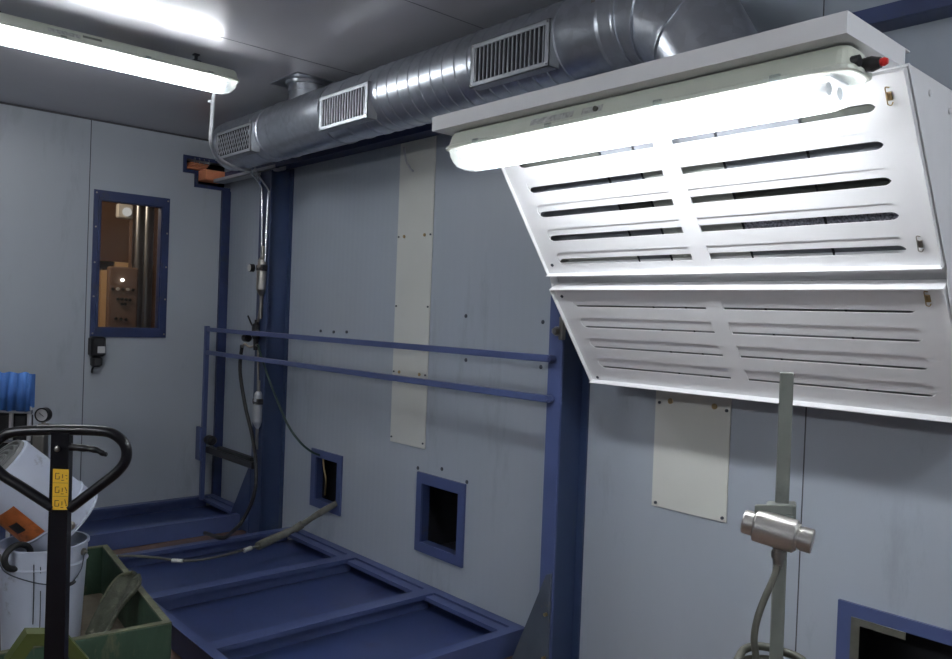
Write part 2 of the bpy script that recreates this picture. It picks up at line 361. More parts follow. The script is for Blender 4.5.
for k, qx in enumerate((140, 149)):
    p = at(qx, 250, 'Y', 7.9)
    o = MB().lathe((p.x, 7.95, 0), (p.x, 7.95, 3.2), [(0, .055), (1.9, .055), (1.9, .062), (1.93, .062), (1.93, .055), (3.2, .055)], 24).build('metal_flue', M['silver'])
    tag(o, 'left of the two silver flue pipes behind the window' if k == 0 else 'right of the two silver flue pipes behind the window', 'pipe')
p = at(125, 212, 'Y', 7.6)
wl = thing('bulkhead_lamp', (p.x, 7.6, p.z), 'small square bulkhead lamp high up behind the window', 'lamp')
MB().bbox((p.x-.07, 7.58, p.z-.06), (p.x+.07, 7.64, p.z+.07), .01).build('housing', M['gauge'], wl)
MB().lathe((p.x+.01, 7.58, p.z), (p.x+.01, 7.53, p.z), [(0, .04), (.02, .038), (.04, .02), (.045, 0)], 20).build('lamp_glass', emis('lit_bulb', (1, .95, .9), 0.35), wl)
MB().box((p.x+.05, 7.6, .3), (p.x+.07, 7.62, p.z)).build('cable_conduit', M['cabinet'], wl)

# ------------------------------------------------------------------ columns and beams
def h_column(y0, y1, x0, top, label, name='steel_column'):
    t = thing(name, (x0+.1, (y0+y1)/2, 0), label, 'column')
    MB().bbox((x0, y0, 0), (x0+.012, y1, top), .001).build('front_flange', M['blue_c'], t)
    ym = y0 + .035
    MB().box((x0+.012, ym, 0), (XW-.012, ym+.01, top)).build('web', M['column'], t)
    MB().box((XW-.012, y0, 0), (XW-.001, y1, top)).build('rear_flange', M['column'], t)
    MB().box((x0-.01, y0-.02, 0), (XW-.001, y1+.02, .012)).build('base_plate', M['column'], t)
    return t
M['blue_c'] = M['blue']
c2 = h_column(2.187, 2.262, 2.435, 2.44, 'blue steel column standing between the blue tray and the white hood')
M['blue_c'] = M['column']
c1 = h_column(4.78, 4.93, 2.455, 2.44, 'broad dark blue steel column behind the two chrome air pipes')
# gusset plates at the foot of each column
M['gusset'] = mat('grey_blue_gusset', (0.055, 0.07, 0.095, 1), 0.5, var=0.2, scale=8, dirt=(0.13, 0.11, 0.06, 1), dirt_amt=0.2, dscale=10)
mb = MB(); fr = frame((2.430, 0, 0), (0, 1, 0), (0, 0, 1), (1, 0, 0))
mb.prism([(2.19, .015), (2.43, .015), (2.39, .06), (2.215, .46), (2.19, .47)], fr, -.008, 0)
mb.build('gusset_plate', M['gusset'], c2)
mb = MB()
mb.prism([(4.93, .015), (5.25, .015), (5.23, .05), (4.95, .46), (4.93, .48)], frame((2.460, 0, 0), (0, 1, 0), (0, 0, 1), (1, 0, 0)), -.008, 0)
mb.build('gusset_plate', M['column'], c1)
mb = MB()
for z in (.12, .30): mb.cyl((2.422, 2.205, z), (2.410, 2.205, z), .008, 6)
mb.build('bolt', M['brass'], c2)
mb = MB(); mb.cyl((2.435, 2.20, 1.46), (2.41, 2.20, 1.46), .020, 16).cyl((2.41, 2.20, 1.46), (2.395, 2.20, 1.46), .014, 6)
mb.bbox((2.41, 2.17, 1.425), (2.435, 2.19, 1.52), .003)
mb.build('fixing_bolt', M['screw'], c2)
t = thing('steel_beam', (2.57, 3, 2.45), 'long blue steel beam high along the right wall under the round duct', 'beam')
MB().bbox((2.52, YF+.01, 2.447), (2.532, YB-.03, 2.497), .001).build('front_flange', M['blue_dk'], t)
MB().box((2.532, YF+.01, 2.447), (XW-.001, YB-.03, 2.455)).build('bottom_flange', M['blue_dk'], t)
MB().box((2.532, YF+.01, 2.487), (XW-.001, YB-.03, 2.497)).build('top_flange', M['blue_dk'], t)

# stepped opening in the back wall, with the orange blocks inside
t = tag(bpy.data.objects.new('trim_6', None), kind='structure'); COL.objects.link(t); t.location = (2.48, YB, 2.52); ORG['trim_6'] = V((2.48, YB, 2.52))
fr = frame((0, YB, 0), (1, 0, 0), (0, 0, 1), (0, -1, 0))
mb = MB()
for a in ((2.260, 2.285, 2.475, 2.601), (2.285, 2.62, 2.576, 2.601), (2.285, 2.347, 2.475, 2.500), (2.347, 2.372, 2.379, 2.500), (2.372, 2.62, 2.379, 2.404)):
    mb.prism([(a[0], a[2]), (a[1], a[2]), (a[1], a[3]), (a[0], a[3])], fr, -.002, .012)
mb.build('opening_frame', M['blue_dk'], t)
MB().box((2.25, YB+.30, 2.37), (2.66, YB+.32, 2.61)).box((2.25, YB+.08, 2.60), (2.66, YB+.32, 2.61)).box((2.25, YB+.075, 2.37), (2.27, YB+.32, 2.61)).box((2.65, YB+.075, 2.37), (2.66, YB+.32, 2.61)).box((2.25, YB+.075, 2.36), (2.66, YB+.32, 2.37)).build('opening_light_block', M['dark'], t)  # dark box added to darken the opening and stop lamp light leaking in
t = thing('orange_vent', (2.36, YB, 2.50), 'thin orange slats with dark gaps in the stepped opening high on the back wall', 'vent')
for k in range(4):
    z = 2.508+.015*k
    MB().bbox((2.288+.012*k, YB-.014+.012*k, z), (2.42+.015*k, YB+.10+.012*k, z+.009), .001).build('slat', M['brick'], t)
o = MB().bbox((2.378, YB-.13, 2.428), (2.535, YB+.03, 2.500), .003).build('orange_block', M['brick'])
tag(o, 'large orange block beside the thin slats under the duct end', 'block')
for k in range(4):
    x = 2.33+.035*k
    o = MB().tube([(x, YB-.012, 2.585), (x+.004, YB-.03, 2.585), (x+.006, YB-.034, 2.565), (x+.004, YB-.03, 2.545)], .0025, 8).build('wire_hook', M['chrome'])
    tag(o, ['leftmost', 'second', 'third', 'rightmost'][k]+' of the four short wire hooks above the orange slats', 'hook', 'wire hooks at the duct end')
o = MB().box((2.435, 4.70, 2.410), (2.515, YB-.135, 2.414)).box((2.435, 4.70, 2.410), (2.439, YB-.135, 2.434)).box((2.511, 4.70, 2.410), (2.515, YB-.135, 2.434)).build('cable_tray', M['conduit'])
tag(o, 'flat grey cable tray running beneath the far end of the duct', 'cable tray')

# ------------------------------------------------------------------ pale cover plates on the right wall
def plate(y0, y1, z0, z1, screws, label, name='cover_plate'):
    t = thing(name, (XW, (y0+y1)/2, z0), label, 'cover plate')
    MB().bbox((XW-.006, y0, z0), (XW-.0005, y1, z1), .001).build('sheet', M['plate'], t)
    for y, z, r in screws:
        MB().cyl((XW-.006, y, z), (XW-.011, y, z), r, 12).build('screw', M['dscrew'] if r < .008 else M['brass'], t)
    return t
plate(3.285, 3.595, .802, 2.444, [(3.35, 1.93, .009), (3.53, 1.93, .009), (3.30, 1.93, .005), (3.58, 1.93, .005), (3.35, 1.19, .009), (3.53, 1.19, .009), (3.30, 1.19, .005), (3.58, 1.19, .005), (3.30, 1.55, .005), (3.58, 1.55, .005), (3.30, .83, .005), (3.58, .83, .005)],
      'tall narrow pale strip plate behind the two blue rails')
plate(1.525, 1.85, .795, 1.262, [(1.54, .81, .006), (1.83, .81, .006), (1.54, 1.20, .006), (1.83, 1.20, .006), (1.59, 1.21, .011), (1.78, 1.21, .011)],
      'short pale plate on the wall below the white slotted hood')

# wall openings with blue frames
def opening(y0, y1, z0, z1, h, label, strip=False, front=0):
    t = thing('wall_opening', (XW, (y0+y1)/2, z0), label, 'wall opening')
    mb = MB(); holed(y0, y1, z0, z1, [(h[0]+.008, h[1]-.008, h[2]+.008, h[3]-.008)], lambda a, b, c, d: mb.box((XW-.012, a, c), (XW+.001, b, d)))
    mb.build('frame', M['blue'], t)
    mb = MB(); holed(h[0], h[1], h[2], h[3], [(h[0]+.008, h[1]-.008, h[2]+.008, h[3]-.008)], lambda a, b, c, d: mb.box((XW, a, c), (XW+.045, b, d)))
    mb.build('liner', M['blue_dk'], t)
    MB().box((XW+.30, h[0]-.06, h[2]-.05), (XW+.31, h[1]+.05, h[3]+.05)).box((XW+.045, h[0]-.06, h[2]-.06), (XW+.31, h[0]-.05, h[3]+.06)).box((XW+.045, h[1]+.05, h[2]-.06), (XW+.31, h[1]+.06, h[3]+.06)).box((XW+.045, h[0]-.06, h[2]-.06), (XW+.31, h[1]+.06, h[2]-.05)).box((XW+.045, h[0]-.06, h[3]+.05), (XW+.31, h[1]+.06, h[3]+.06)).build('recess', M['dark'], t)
    if strip:
        MB().box((XW-.016, h[1]-.035, h[2]), (XW-.012, h[1]-.008, h[3]-.008)).box((XW-.016, h[1]-.17, h[3]-.030), (XW-.012, h[1]-.035, h[3]-.008)).build('sealing_tape', M['hose'], t)
    return t
opening(4.07, 4.42, .285, .645, H1, 'small blue-framed opening in the wall with a green cable passing in')
opening(2.95, 3.335, .263, .678, H2, 'empty blue-framed dark opening above the blue tray')
opening(.56, 1.112, .18, .638, H3, 'blue-framed opening low at right with a strip of tape inside its edge', True)
mb = MB(); mb.tube([at(323, 455, 'X', 2.645), at(324, 468, 'X', 2.65), at(326, 480, 'X', 2.65), at(325, 495, 'X', 2.66)], .006, 8)
tag(mb.build('loose_wire', M['brass']), 'frayed yellowish wire hanging inside the far wall opening', 'wire')

for k, (x, y) in enumerate([(466, 316), (466, 360), (543, 322), (541, 367), (442, 469), (467, 482), (418, 468)]):
    p = at(x, y, 'X', XW)
    o = MB().lathe((XW, p.y, p.z), (XW-.007, p.y, p.z), [(0, .010), (.002, .010), (.005, .007), (.007, .003)], 12).build('wall_screw', M['dscrew'], origin=(XW, p.y, p.z))
    tag(o, ['screw head on bare wall above the upper rail, right of the pale strip', 'screw head between the two rails, right of the pale strip', 'screw head beside the near blue column, above the upper rail', 'screw head beside the near blue column, between the two rails',
            'middle of three screw heads above the empty dark opening', 'right of three screw heads above the empty dark opening', 'left of three screw heads above the empty dark opening'][k], 'screw', 'screw heads on the wall panel')
for k, (x, y) in enumerate([(321, 331), (334, 332), (347, 332)]):
    p = at(x, y, 'X', XW)
    tag(MB().cyl((XW, p.y, p.z), (XW-.006, p.y, p.z), .009, 12).build('wall_screw', M['dscrew'], origin=(XW, p.y, p.z)), ['left', 'middle', 'right'][k]+' screw head of the row of three just above the upper rail', 'screw', 'row of screws above the upper rail')

# ------------------------------------------------------------------ guard rails
t = thing('guard_rail', (2.42, 4, 0), 'blue two-bar guard rail running along the wall to a far post', 'guard rail')
XR = 2.430
for z in (1.346, 1.180):
    zl = z
    MB().bbox((XR-.03, 2.23, zl-.0145), (XR, 5.585, zl+.0145), .002).build('rail', M['blue'], t)
    MB().lathe((XR-.03, 2.23, zl), (XR-.002, 2.23, zl), [(0, .0145), (.028, .0145)], 16).cyl((XR-.036, 2.232, zl), (XR-.03, 2.232, zl), .007, 8).build('rail_end', M['blue'], t)
MB().bbox((XR-.032, 5.585, .111), (XR-.002, 5.618, 1.37), .002).build('post', M['blue'], t)
MB().bbox((XR-.055, 5.57, .40), (XR-.032, 5.65, .64), .003).build('bracket', M['blue'], t)
t = thing('black_cylinder', (2.43, 5.3, .5), 'black horizontal actuator bar between the rail post and the far column', 'actuator')
MB().bbox((2.42, 4.85, .455), (2.47, 5.58, .50), .004).build('bar', M['black'], t)
MB().bbox((2.425, 4.88, .50), (2.465, 5.40, .525), .004).build('slide', M['rubber'], t)
MB().lathe((2.435, 5.58, .55), (2.435, 5.48, .55), [(0, .03), (.02, .035), (.08, .035), (.1, .02)], 16).build('end_cap', M['black'], t)

# ------------------------------------------------------------------ blue floor trays
def tray(ys, x0, x1, zt, label, lean=0):
    t = thing('floor_tray', ((x0+x1)/2, (ys[0]+ys[-1])/2, 0), label, 'floor tray')
    y0, y1 = ys[0], ys[-1]
    for i, y in enumerate(ys):
        a, b = (y, y+.055) if i == 0 else ((y-.055, y) if i == len(ys)-1 else (y-.04, y+.04))
        mb = MB().box((x0+.045, a, zt-.006), (x1-.05, b, zt))
        if i == 0: mb.box((x0+.045, a, .004), (x1-.05, a+.004, zt-.006)).box((x0+.045, b-.003, zt-.022), (x1-.06, b, zt-.006)).box((x0, a, zt-.006), (x0+.045, a+.004, .004))
        elif i == len(ys)-1: mb.box((x0+.045, b-.004, .004), (x1-.05, b, zt-.006)).box((x0+.045, a, zt-.022), (x1-.06, a+.003, zt-.006))
        else: mb.box((x0+.05, a, zt-.022), (x1-.06, a+.003, zt-.006)).box((x0+.05, b-.003, zt-.022), (x1-.06, b, zt-.006)).box((x0+.05, y-.005, .026), (x1-.06, y+.005, zt-.006))
        mb.build('cross_rail', M['blue'], t)
    MB().box((x0, y0, .004), (x0+.004, y1, zt-.006)).box((x0, y0, zt-.006), (x0+.045, y1, zt)).build('side_rail', M['blue'], t)
    MB().box((x1-.004, y0, .004), (x1, y1, zt-.006)).box((x1-.05, y0, zt-.006), (x1, y1, zt)).box((x1-.105, y0+.055, zt-.016), (x1-.05, y1-.055, zt-.010)).box((x1-.105, y0+.055, zt-.030), (x1-.102, y1-.055, zt-.016)).box((x1-.05, y0, .004), (x1-.004, y0+.004, zt-.006)).build('wall_rail', M['blue'], t)
    MB().box((x0+.004, y0+.004, .02), (x1-.005, y1-.004, .026)).build('pan', M['tray'], t)
    return t
tray([2.495, 3.135, 3.85, 4.60], 1.37, 2.61, .11, 'long blue steel tray in three bays on the floor against the right wall')
tray([5.06, 5.745], .25, 2.56, .11, 'blue steel tray at the far end of the floor under the window wall')

# ------------------------------------------------------------------ round duct
DX, DZ, DR = 2.20, 2.519, .150
t = thing('round_duct', (DX, 3.2, DZ), 'long round galvanised ventilation duct hanging below the ceiling', 'duct')
mb = MB(); prof = [(0, DR)]
ye = 4.80; y1 = 1.68
def ridge(y, hgt=.0035, wd=.006): return [(ye-y-wd, DR), (ye-y-wd*.5, DR+hgt), (ye-y+wd*.5, DR+hgt), (ye-y+wd, DR)]
ridges = [4.72, 4.30, 4.20, 3.35, 3.2] + [3.10-.077*k for k in range(16)]
rd = sorted(set(round(r, 3) for r in ridges), reverse=True)
for r in rd: prof += ridge(r)
prof.append((ye-y1, DR))
mb.lathe((DX, ye, DZ), (DX, y1, DZ), prof, 64, caps=False)
mb.lathe((DX, ye, DZ), (DX, ye+.004, DZ), [(0, DR), (.004, DR), (.004, 0)], 64, caps=False)
mb.build('pipe', M['galv'], t)
# couplings with a raised collar
for y0_, y1_ in ((4.08, 3.52), (1.755, 1.68)):
    MB().lathe((DX, y0_, DZ), (DX, y1_, DZ), [(0, DR), (0, DR+.006), (.012, DR+.003), (abs(y0_-y1_)-.012, DR+.003), (abs(y0_-y1_), DR+.006), (abs(y0_-y1_), DR)], 64, caps=False).build('coupling', M['galv'], t)
# segmented elbow turning down into the hood
RB = .30; yc = y1-0; zc = DZ-RB
mb = MB(); n = 64
def ering(th, rad, y_, z_, km=1): 
    # ring centre on the bend, th from 0 (axis along -Y) to pi/2 (axis down)
    return [V((DX+rad*math.cos(a), y_, z_)) + (V((0, 0, 1))*math.cos(th)+V((0, -1, 0))*math.sin(th))*rad*km*math.sin(a) for a in [2*math.pi*i/n for i in range(n)]]
ths = [math.radians(q) for q in (0, 15, 45, 75, 90)]; KM = 1/math.cos(math.radians(15)); ks = [1, KM, KM, KM, 1]
stations = []
for i, th in enumerate(ths):
    # mitre joints: polygonal approximation of the bend
    stations.append((th, yc-RB*ks[i]*math.sin(th), zc+RB*ks[i]*math.cos(th)))
for i in range(4):
    A = ering(stations[i][0], DR, stations[i][1], stations[i][2], ks[i]); B = ering(stations[i+1][0], DR, stations[i+1][1], stations[i+1][2], ks[i+1])
    mb.add(A+B, [(k, (k+1) % n, n+(k+1) % n, n+k) for k in range(n)], True)
mb.lathe((DX, yc-RB, zc), (DX, yc-RB, 2.0875), [(0, DR), (.02, DR), (.024, DR+.004), (.03, DR), (zc-2.0875, DR)], 64, caps=False)
mb.build('elbow', M['galv'], t)
mb = MB()
for (th, yy, zz), km in zip(stations, ks):
    ax = (V((0, -1, 0))*math.cos(th)+V((0, 0, -1))*math.sin(th))
    rg = []
    for off_, rd_ in ((-.006, DR-.002), (-.004, DR+.006), (.004, DR+.006), (.006, DR-.002)):
        rg += [p_+ax*off_ for p_ in ering(th, rd_, yy, zz, km)]
    mb.add(rg, [(q*n+k, q*n+(k+1) % n, (q+1)*n+(k+1) % n, (q+1)*n+k) for q in range(3) for k in range(n)])
mb.build('elbow_seam', M['galv'], t)
# branch to the ceiling
mb = MB().lathe((DX, 3.90, DZ+.08), (DX, 3.90, ZC-.001), [(0, .10), (.085, .10), (.085, .106), (.10, .106), (.10, .10), (ZC-DZ-.081, .10)], 48, caps=False)
mb.build('ceiling_branch', M['galv'], t)
mb = MB().bbox((DX-.15, 3.75, ZC-.005), (DX+.15, 4.05, ZC-.0005), .001).lathe((DX, 3.90, ZC-.02), (DX, 3.90, ZC-.005), [(0, .102), (.003, .115), (.015, .120)], 48)
mb.build('ceiling_flange', M['galv'], t)
# grilles on the side that faces the room
def grille(y0, y1, diag=False):
    zc_ = 2.474; hh = .083; x0 = DX-DR-.014
    g = MB(); holed(y0, y1, zc_-hh, zc_+hh, [(y0+.022, y1-.022, zc_-hh+.018, zc_+hh-.018)], lambda a, b, c, d: g.box((x0, a, c), (x0+.004, b, d)))
    g.box((x0, y0, zc_-hh), (x0+.055, y0+.003, zc_+hh)).box((x0, y1-.003, zc_-hh), (x0+.045, y1, zc_+hh)).box((x0, y0, zc_+hh-.003), (x0+.045, y1, zc_+hh)).box((x0, y0, zc_-hh), (x0+.05, y1, zc_-hh+.003))
    o = g.build('grille_frame', M['grille'], t)
    MB().box((x0+.006, y0+.02, zc_-hh+.016), (x0+.0065, y1-.02, zc_+hh-.016)).build('grille_shade_sheet', M['dark'], o)  # dark sheet stands in for the shade behind the blades
    g = MB(); n_ = 17
    if not diag:
        for i in range(n_):
            yy = y0+.03+(y1-y0-.06)*i/(n_-1)
            g.box((x0-.001, yy-.0022, zc_-hh+.016), (x0+.004, yy+.0022, zc_+hh-.016))
    else:
        for sgn in (1, -1):
            for i in range(-3, 15):
                ya = y0+.02+i*.032; L = .12
                pa = V((x0+.002, ya, zc_-.06*sgn)); pb = V((x0+.002, ya+.07, zc_+.06*sgn))
                # clip to the frame
                ts = [0, 1]
                lo, hi = y0+.022, y1-.022
                ta = max(0, (lo-pa.y)/(pb.y-pa.y)); tb = min(1, (hi-pa.y)/(pb.y-pa.y))
                if tb-ta > .05: g.bar(pa.lerp(pb, ta), pa.lerp(pb, tb), .004, .003, c=.0005)
    g.build('grille_blades', M['grille'], o)
    for y_ in (y0+.01, y1-.01):
        for z_ in (zc_-hh+.009, zc_+hh-.009): MB().cyl((x0, y_, z_), (x0-.003, y_, z_), .004, 8).build('grille_screw', M['chrome'], o)
grille(1.945, 2.362); grille(3.067, 3.49); grille(4.225, 4.69, True)
mb = MB().bbox((2.06, 1.765, 2.56), (2.075, 1.785, 2.60), .002)
mb.build('clamp', M['screw'], t)

# ------------------------------------------------------------------ fluorescent fittings (local x = length)
def fitting(origin, ux, uy, tube_m, label, name='strip_light', L=1.28, uz=(0, 0, -1)):
    # ux: along the tube, uy: across; z hangs down
    O = V(origin); ux = V(ux); uy = V(uy); uz = V(uz)
    fr = frame(O, ux, uy, uz)
    t = thing(name, O, label, 'strip light')
    def loft(rings, mb):
        m_ = len(rings[0]); vs = [fr @ V(p) for r in rings for p in r]; fs = []
        for k in range(len(rings)-1):
            for i in range(m_): fs.append((k*m_+i, k*m_+(i+1) % m_, (k+1)*m_+(i+1) % m_, (k+1)*m_+i))
        fs += [tuple(range(m_-1, -1, -1)), tuple(range((len(rings)-1)*m_, len(rings)*m_))]
        mb.add(vs, fs)
        return mb
    def rr(hx, hy, r, z):
        out = []
        for cx_, cy_, a0 in ((hx-r, hy-r, 0), (-hx+r, hy-r, 90), (-hx+r, -hy+r, 180), (hx-r, -hy+r, 270)):
            for k in range(5): a = math.radians(a0+k*22.5); out.append((cx_+r*math.cos(a), cy_+r*math.sin(a), z))
        return out
    h = L/2
    loft([rr(h-.02, .040, .02, 0), rr(h-.012, .045, .025, .008), rr(h-.006, .056, .03, .040), rr(h, .066, .035, .046), rr(h, .066, .035, .054), rr(h-.004, .062, .035, .056)], MB()).build('housing', M['body'], t)
    n0 = MB(); rs = [rr(h-.008, .058, .035, .0565), rr(h-.012, .057, .035, .075), rr(h-.020, .052, .035, .092), rr(h-.034, .042, .030, .108), rr(h-.055, .026, .02, .116)]
    loft(rs, n0); n0.f.pop(-2); n0.sm.pop(-2)
    n0.build('lens', M['lens'], t)
    for s in (-1, 1):
        MB().add([fr @ p for p in [V((0,0,0))]], []) 
        p0 = fr @ V((-h+.095, .026*s, .080)); p1 = fr @ V((h-.095, .026*s, .080))
        MB().lathe(p0, p1, [(0, .013), ((p1-p0).length, .013)], 12).build('fluorescent_tube', tube_m, t)
        for e in (-1, 1):
            a = fr @ V((e*(h-.095), .026*s, .080)); b = fr @ V((e*(h-.060), .026*s, .080))
            MB().cyl(a, b, .0145, 14).build('tube_holder', M['gauge'], t)
    MB().bbox((-h+.05, -.045, .0565), (h-.05, .045, .060), .001, fr).build('reflector_tray', M['white'], t)
    for x in (-h+.16, -.18, .18, h-.16):
        MB().bbox((x-.012, -.068, .040), (x+.012, -.062, .062), .001, fr).bbox((x-.012, .062, .040), (x+.012, .068, .062), .001, fr).build('clip', M['lens'], t)
    return t, fr
ft, fr = fitting((1.14, 3.88, 2.695), (1, 0, 0), (0, 1, 0), M['tube_c'], 'lit fluorescent strip light hanging under the ceiling at upper left')
for x in (.43, -.43):
    MB().cyl(fr @ V((x, 0, -.045)), fr @ V((x, 0, -.008)), .008, 10).bbox((x-.02, -.018, -.014), (x+.02, .018, 0), .002, fr).bbox((x-.015, -.014, -.045), (x+.015, .014, -.038), .002, fr).build('hanger', M['dark'], ft)
def sticker(fr, x0, x1, parent, seed):
    # printed side label on the sloping flank of the housing
    def sl(x, k): return fr @ V((x, -(.0465+.0105*k), .010+.028*k))
    mb = MB().add([sl(x0, .2), sl(x1, .2), sl(x1, .85), sl(x0, .85)], [(0, 1, 2, 3)]); mb.build('label', M['sticker'], parent)
sticker(fr, -.24, -.11, ft, 1)
MB().add([fr @ V((x, -(.0472+.0105*k), .010+.028*k)) for x, k in ((-.10, .1), (-.02, .1), (-.02, .5), (-.10, .5))], [(0, 1, 2, 3)]).build('label', M['grey'], ft)
fitting((-1.79, 1.5, 2.25), (0, 1, 0), (0, 0, 1), M['tube_fill'], 'added fill strip light on the wall left of the camera, outside the picture', L=1.58, uz=(1, 0, 0))  # unseen fitting added to brighten the duct, upper wall and ceiling
fitting((1.5, -.75, 2.695), (1, 0, 0), (0, 1, 0), M['tube_c'], 'added fill strip light on the ceiling behind the camera, outside the picture', L=1.58)  # second unseen fitting, added as fill from behind
hf, fr = fitting((1.668, 1.345, 2.083), (0, 1, 0), (1, 0, 0), M['tube_h'], 'lit fluorescent strip light under the front lip of the white hood')
# the flank that faces the room is local -y
sticker(fr, .10, .26, hf, 2); sticker(fr, .00, .07, hf, 2)
MB().cyl(fr @ V((.02, -.053, .026)), fr @ V((.02, -.060, .026)), .007, 12).build('label_seal', M['hose'], hf)
e = -.64
for yy, r_, ln, m_ in ((-.030, .012, -.002, M['black']), (.008, .015, .000, M['black'])):
    a = fr @ V((e+.014, yy, .036)); b = fr @ V((e-ln-.004, yy, .036))
    MB().cyl(a, b, r_, 20).build('cable_gland', m_, hf)
MB().lathe(fr @ V((e-.003, .008, .036)), fr @ V((e-.028, .008, .036)), [(0, .016), (.008, .016), (.018, .013), (.025, .011)], 20).build('cable_gland', M['black'], hf)
MB().lathe(fr @ V((e-.027, .008, .036)), fr @ V((e-.042, .008, .036)), [(0, .008), (.008, .009), (.014, .006), (.015, 0)], 16).build('gland_plug', M['red'], hf)

# ------------------------------------------------------------------ white slotted hood
t = thing('extraction_hood', (2.2, 1.35, 1.27), 'big white metal hood with two sloping slotted panels above the pole', 'extraction hood')
HY0, HY1 = .692, 1.99
def slot_sheet(A, B, rows, name, mtl, off=0.0, th=.0016, y0=HY0, y1=HY1, s_extra=(0, 0)):
    A = V(A); B = V(B); L = (B-A).length; e_ = (B-A)/L; nn = V((e_.z, 0, -e_.x))
    if nn.x > 0: nn = -nn
    ya, yb, yc_, yd = 1.92, 1.377, 1.317, .765
    mb = MB()
    def P(s, y): return A + e_*s + nn*off + V((0, y, 0))
    s_prev = -s_extra[0]
    r = .0225
    ys = [y1, ya-r, yb, yc_, yd+r, y0]
    def strip(a, b):
        pts = [P(a, y) for y in ys]+[P(b, y) for y in reversed(ys)]
        mb.add(pts, [tuple(range(len(pts)))])
    for (a, b) in rows:
        strip(s_prev, a)
        h = (b-a)/2; m_ = (a+b)/2
        arcL = [P(m_-h*math.cos(q), (ya-r)+r*math.sin(q)) for q in [math.pi*k/10 for k in range(11)]]
        pts = [P(a, y1)]+arcL+[P(b, y1)]; mb.add(pts, [tuple(range(len(pts)))])
        mb.add([P(a, yb), P(a, yc_), P(b, yc_), P(b, yb)], [(0, 1, 2, 3)])
        arcR = [P(m_-h*math.cos(q), (yd+r)-r*math.sin(q)) for q in [math.pi*k/10 for k in range(11)]]
        pts = [P(a, y0)]+arcR+[P(b, y0)]; mb.add(pts, [tuple(range(len(pts)))])
        s_prev = b
    strip(s_prev, L+s_extra[1])
    o = mb.build(name, mtl, t, weld=True)
    md = o.modifiers.new('solid', 'SOLIDIFY'); md.thickness = th; md.offset = 0
    return A, e_, nn, L
PIT = .0937
upA, upB = (1.84, 0, 2.075), (2.13, 0, 1.67)
loA, loB = (2.145, 0, 1.62), (2.395, 0, 1.281)
rows_u = [(.038+PIT*k, .085+PIT*k) for k in range(5)]
rows_l = [(.036+.0915*k, .081+.0915*k) for k in range(4)]
A, eu, nu, Lu = slot_sheet(upA, upB, rows_u, 'upper_slotted_panel', M['white'])
slot_sheet(upA, upB, [(b-.021, b+.026) for a, b in rows_u], 'upper_inner_panel', M['white'], off=-.0032, s_extra=(0, 0), y0=HY0+.004, y1=HY1-.004)
A2, el, nl, Ll = slot_sheet(loA, loB, rows_l, 'lower_slotted_panel', M['white'])
slot_sheet(loA, loB, [(b-.006, b+.036) for a, b in rows_l], 'lower_inner_panel', M['white'], off=-.0032, y0=HY0+.004, y1=HY1-.004)
mb = MB(); fb = frame(V(upA), eu, (0, 1, 0), nu)
holed(Lu-.03, Lu+.055, HY0, HY1, [(Lu+.020, Lu+.027, .80, 1.30), (Lu+.020, Lu+.027, 1.37, 1.93)], lambda a, b, c, d: mb.box((a, c, -.030), (b, d, -.028), fb))
mb.build('bridging_strip', M['white'], t)
# folded edges of both panels
def lips(A, e_, nn, L, tag_, top, bot):
    A = V(A)
    mb = MB(); fr_ = frame(A, e_, (0, 1, 0), nn)
    mb.box((0, HY1-.003, -.03), (L, HY1+.001, top), fr_)
    mb.box((0, HY0-.001, -.03), (L, HY0+.003, top), fr_)
    mb.box((L-.003, HY0, -.03), (L, HY1, bot), fr_)
    mb.box((-.002, HY0, -.03), (.002, HY1, top), fr_)
    mb.build('folded_edge', M['white'], t)
lips(upA, eu, nu, Lu, 'u', .012, .020); lips(loA, el, nl, Ll, 'l', .014, .022)
# top lip / shelf
mb = MB()
mb.box((1.58, .706, 2.088), (1.5825, 2.008, 2.132)); mb.box((1.5825, .706, 2.129), (1.90, 2.008, 2.132))
mb.box((1.5825, .706, 2.088), (1.875, .709, 2.129)); mb.box((1.5825, 2.005, 2.088), (1.875, 2.008, 2.129))
mb.box((1.5825, .709, 2.088), (1.86, 2.005, 2.0905))
mb.build('top_lip', M['white'], t)
# side panels, top and rear
side = [(1.845, 2.083), (2.612, 2.083), (2.612, 1.268), (2.39, 1.268), (2.155, 1.60), (2.138, 1.66)]
for y in (HY0-.006, HY1+.001):
    MB().prism(side, frame((0, y, 0), (1, 0, 0), (0, 0, 1), (0, 1, 0)), 0, .003).build('side_panel', M['white'], t)
MB().box((1.845, HY0-.006, 2.083), (2.612, HY1+.004, 2.0865)).build('roof_panel', M['white'], t)
MB().box((2.388, HY0, 1.268), (2.612, HY1, 1.271)).build('bottom_panel', M['white'], t)
for x, z in ((1.97, 2.05), (2.10, 2.035), (2.14, 1.93), (2.18, 1.78)):
    MB().lathe((x, HY0-.006, z), (x, HY0-.013, z), [(0, .008), (.003, .008), (.006, .004), (.007, 0)], 12).build('side_bolt', M['white'], t)
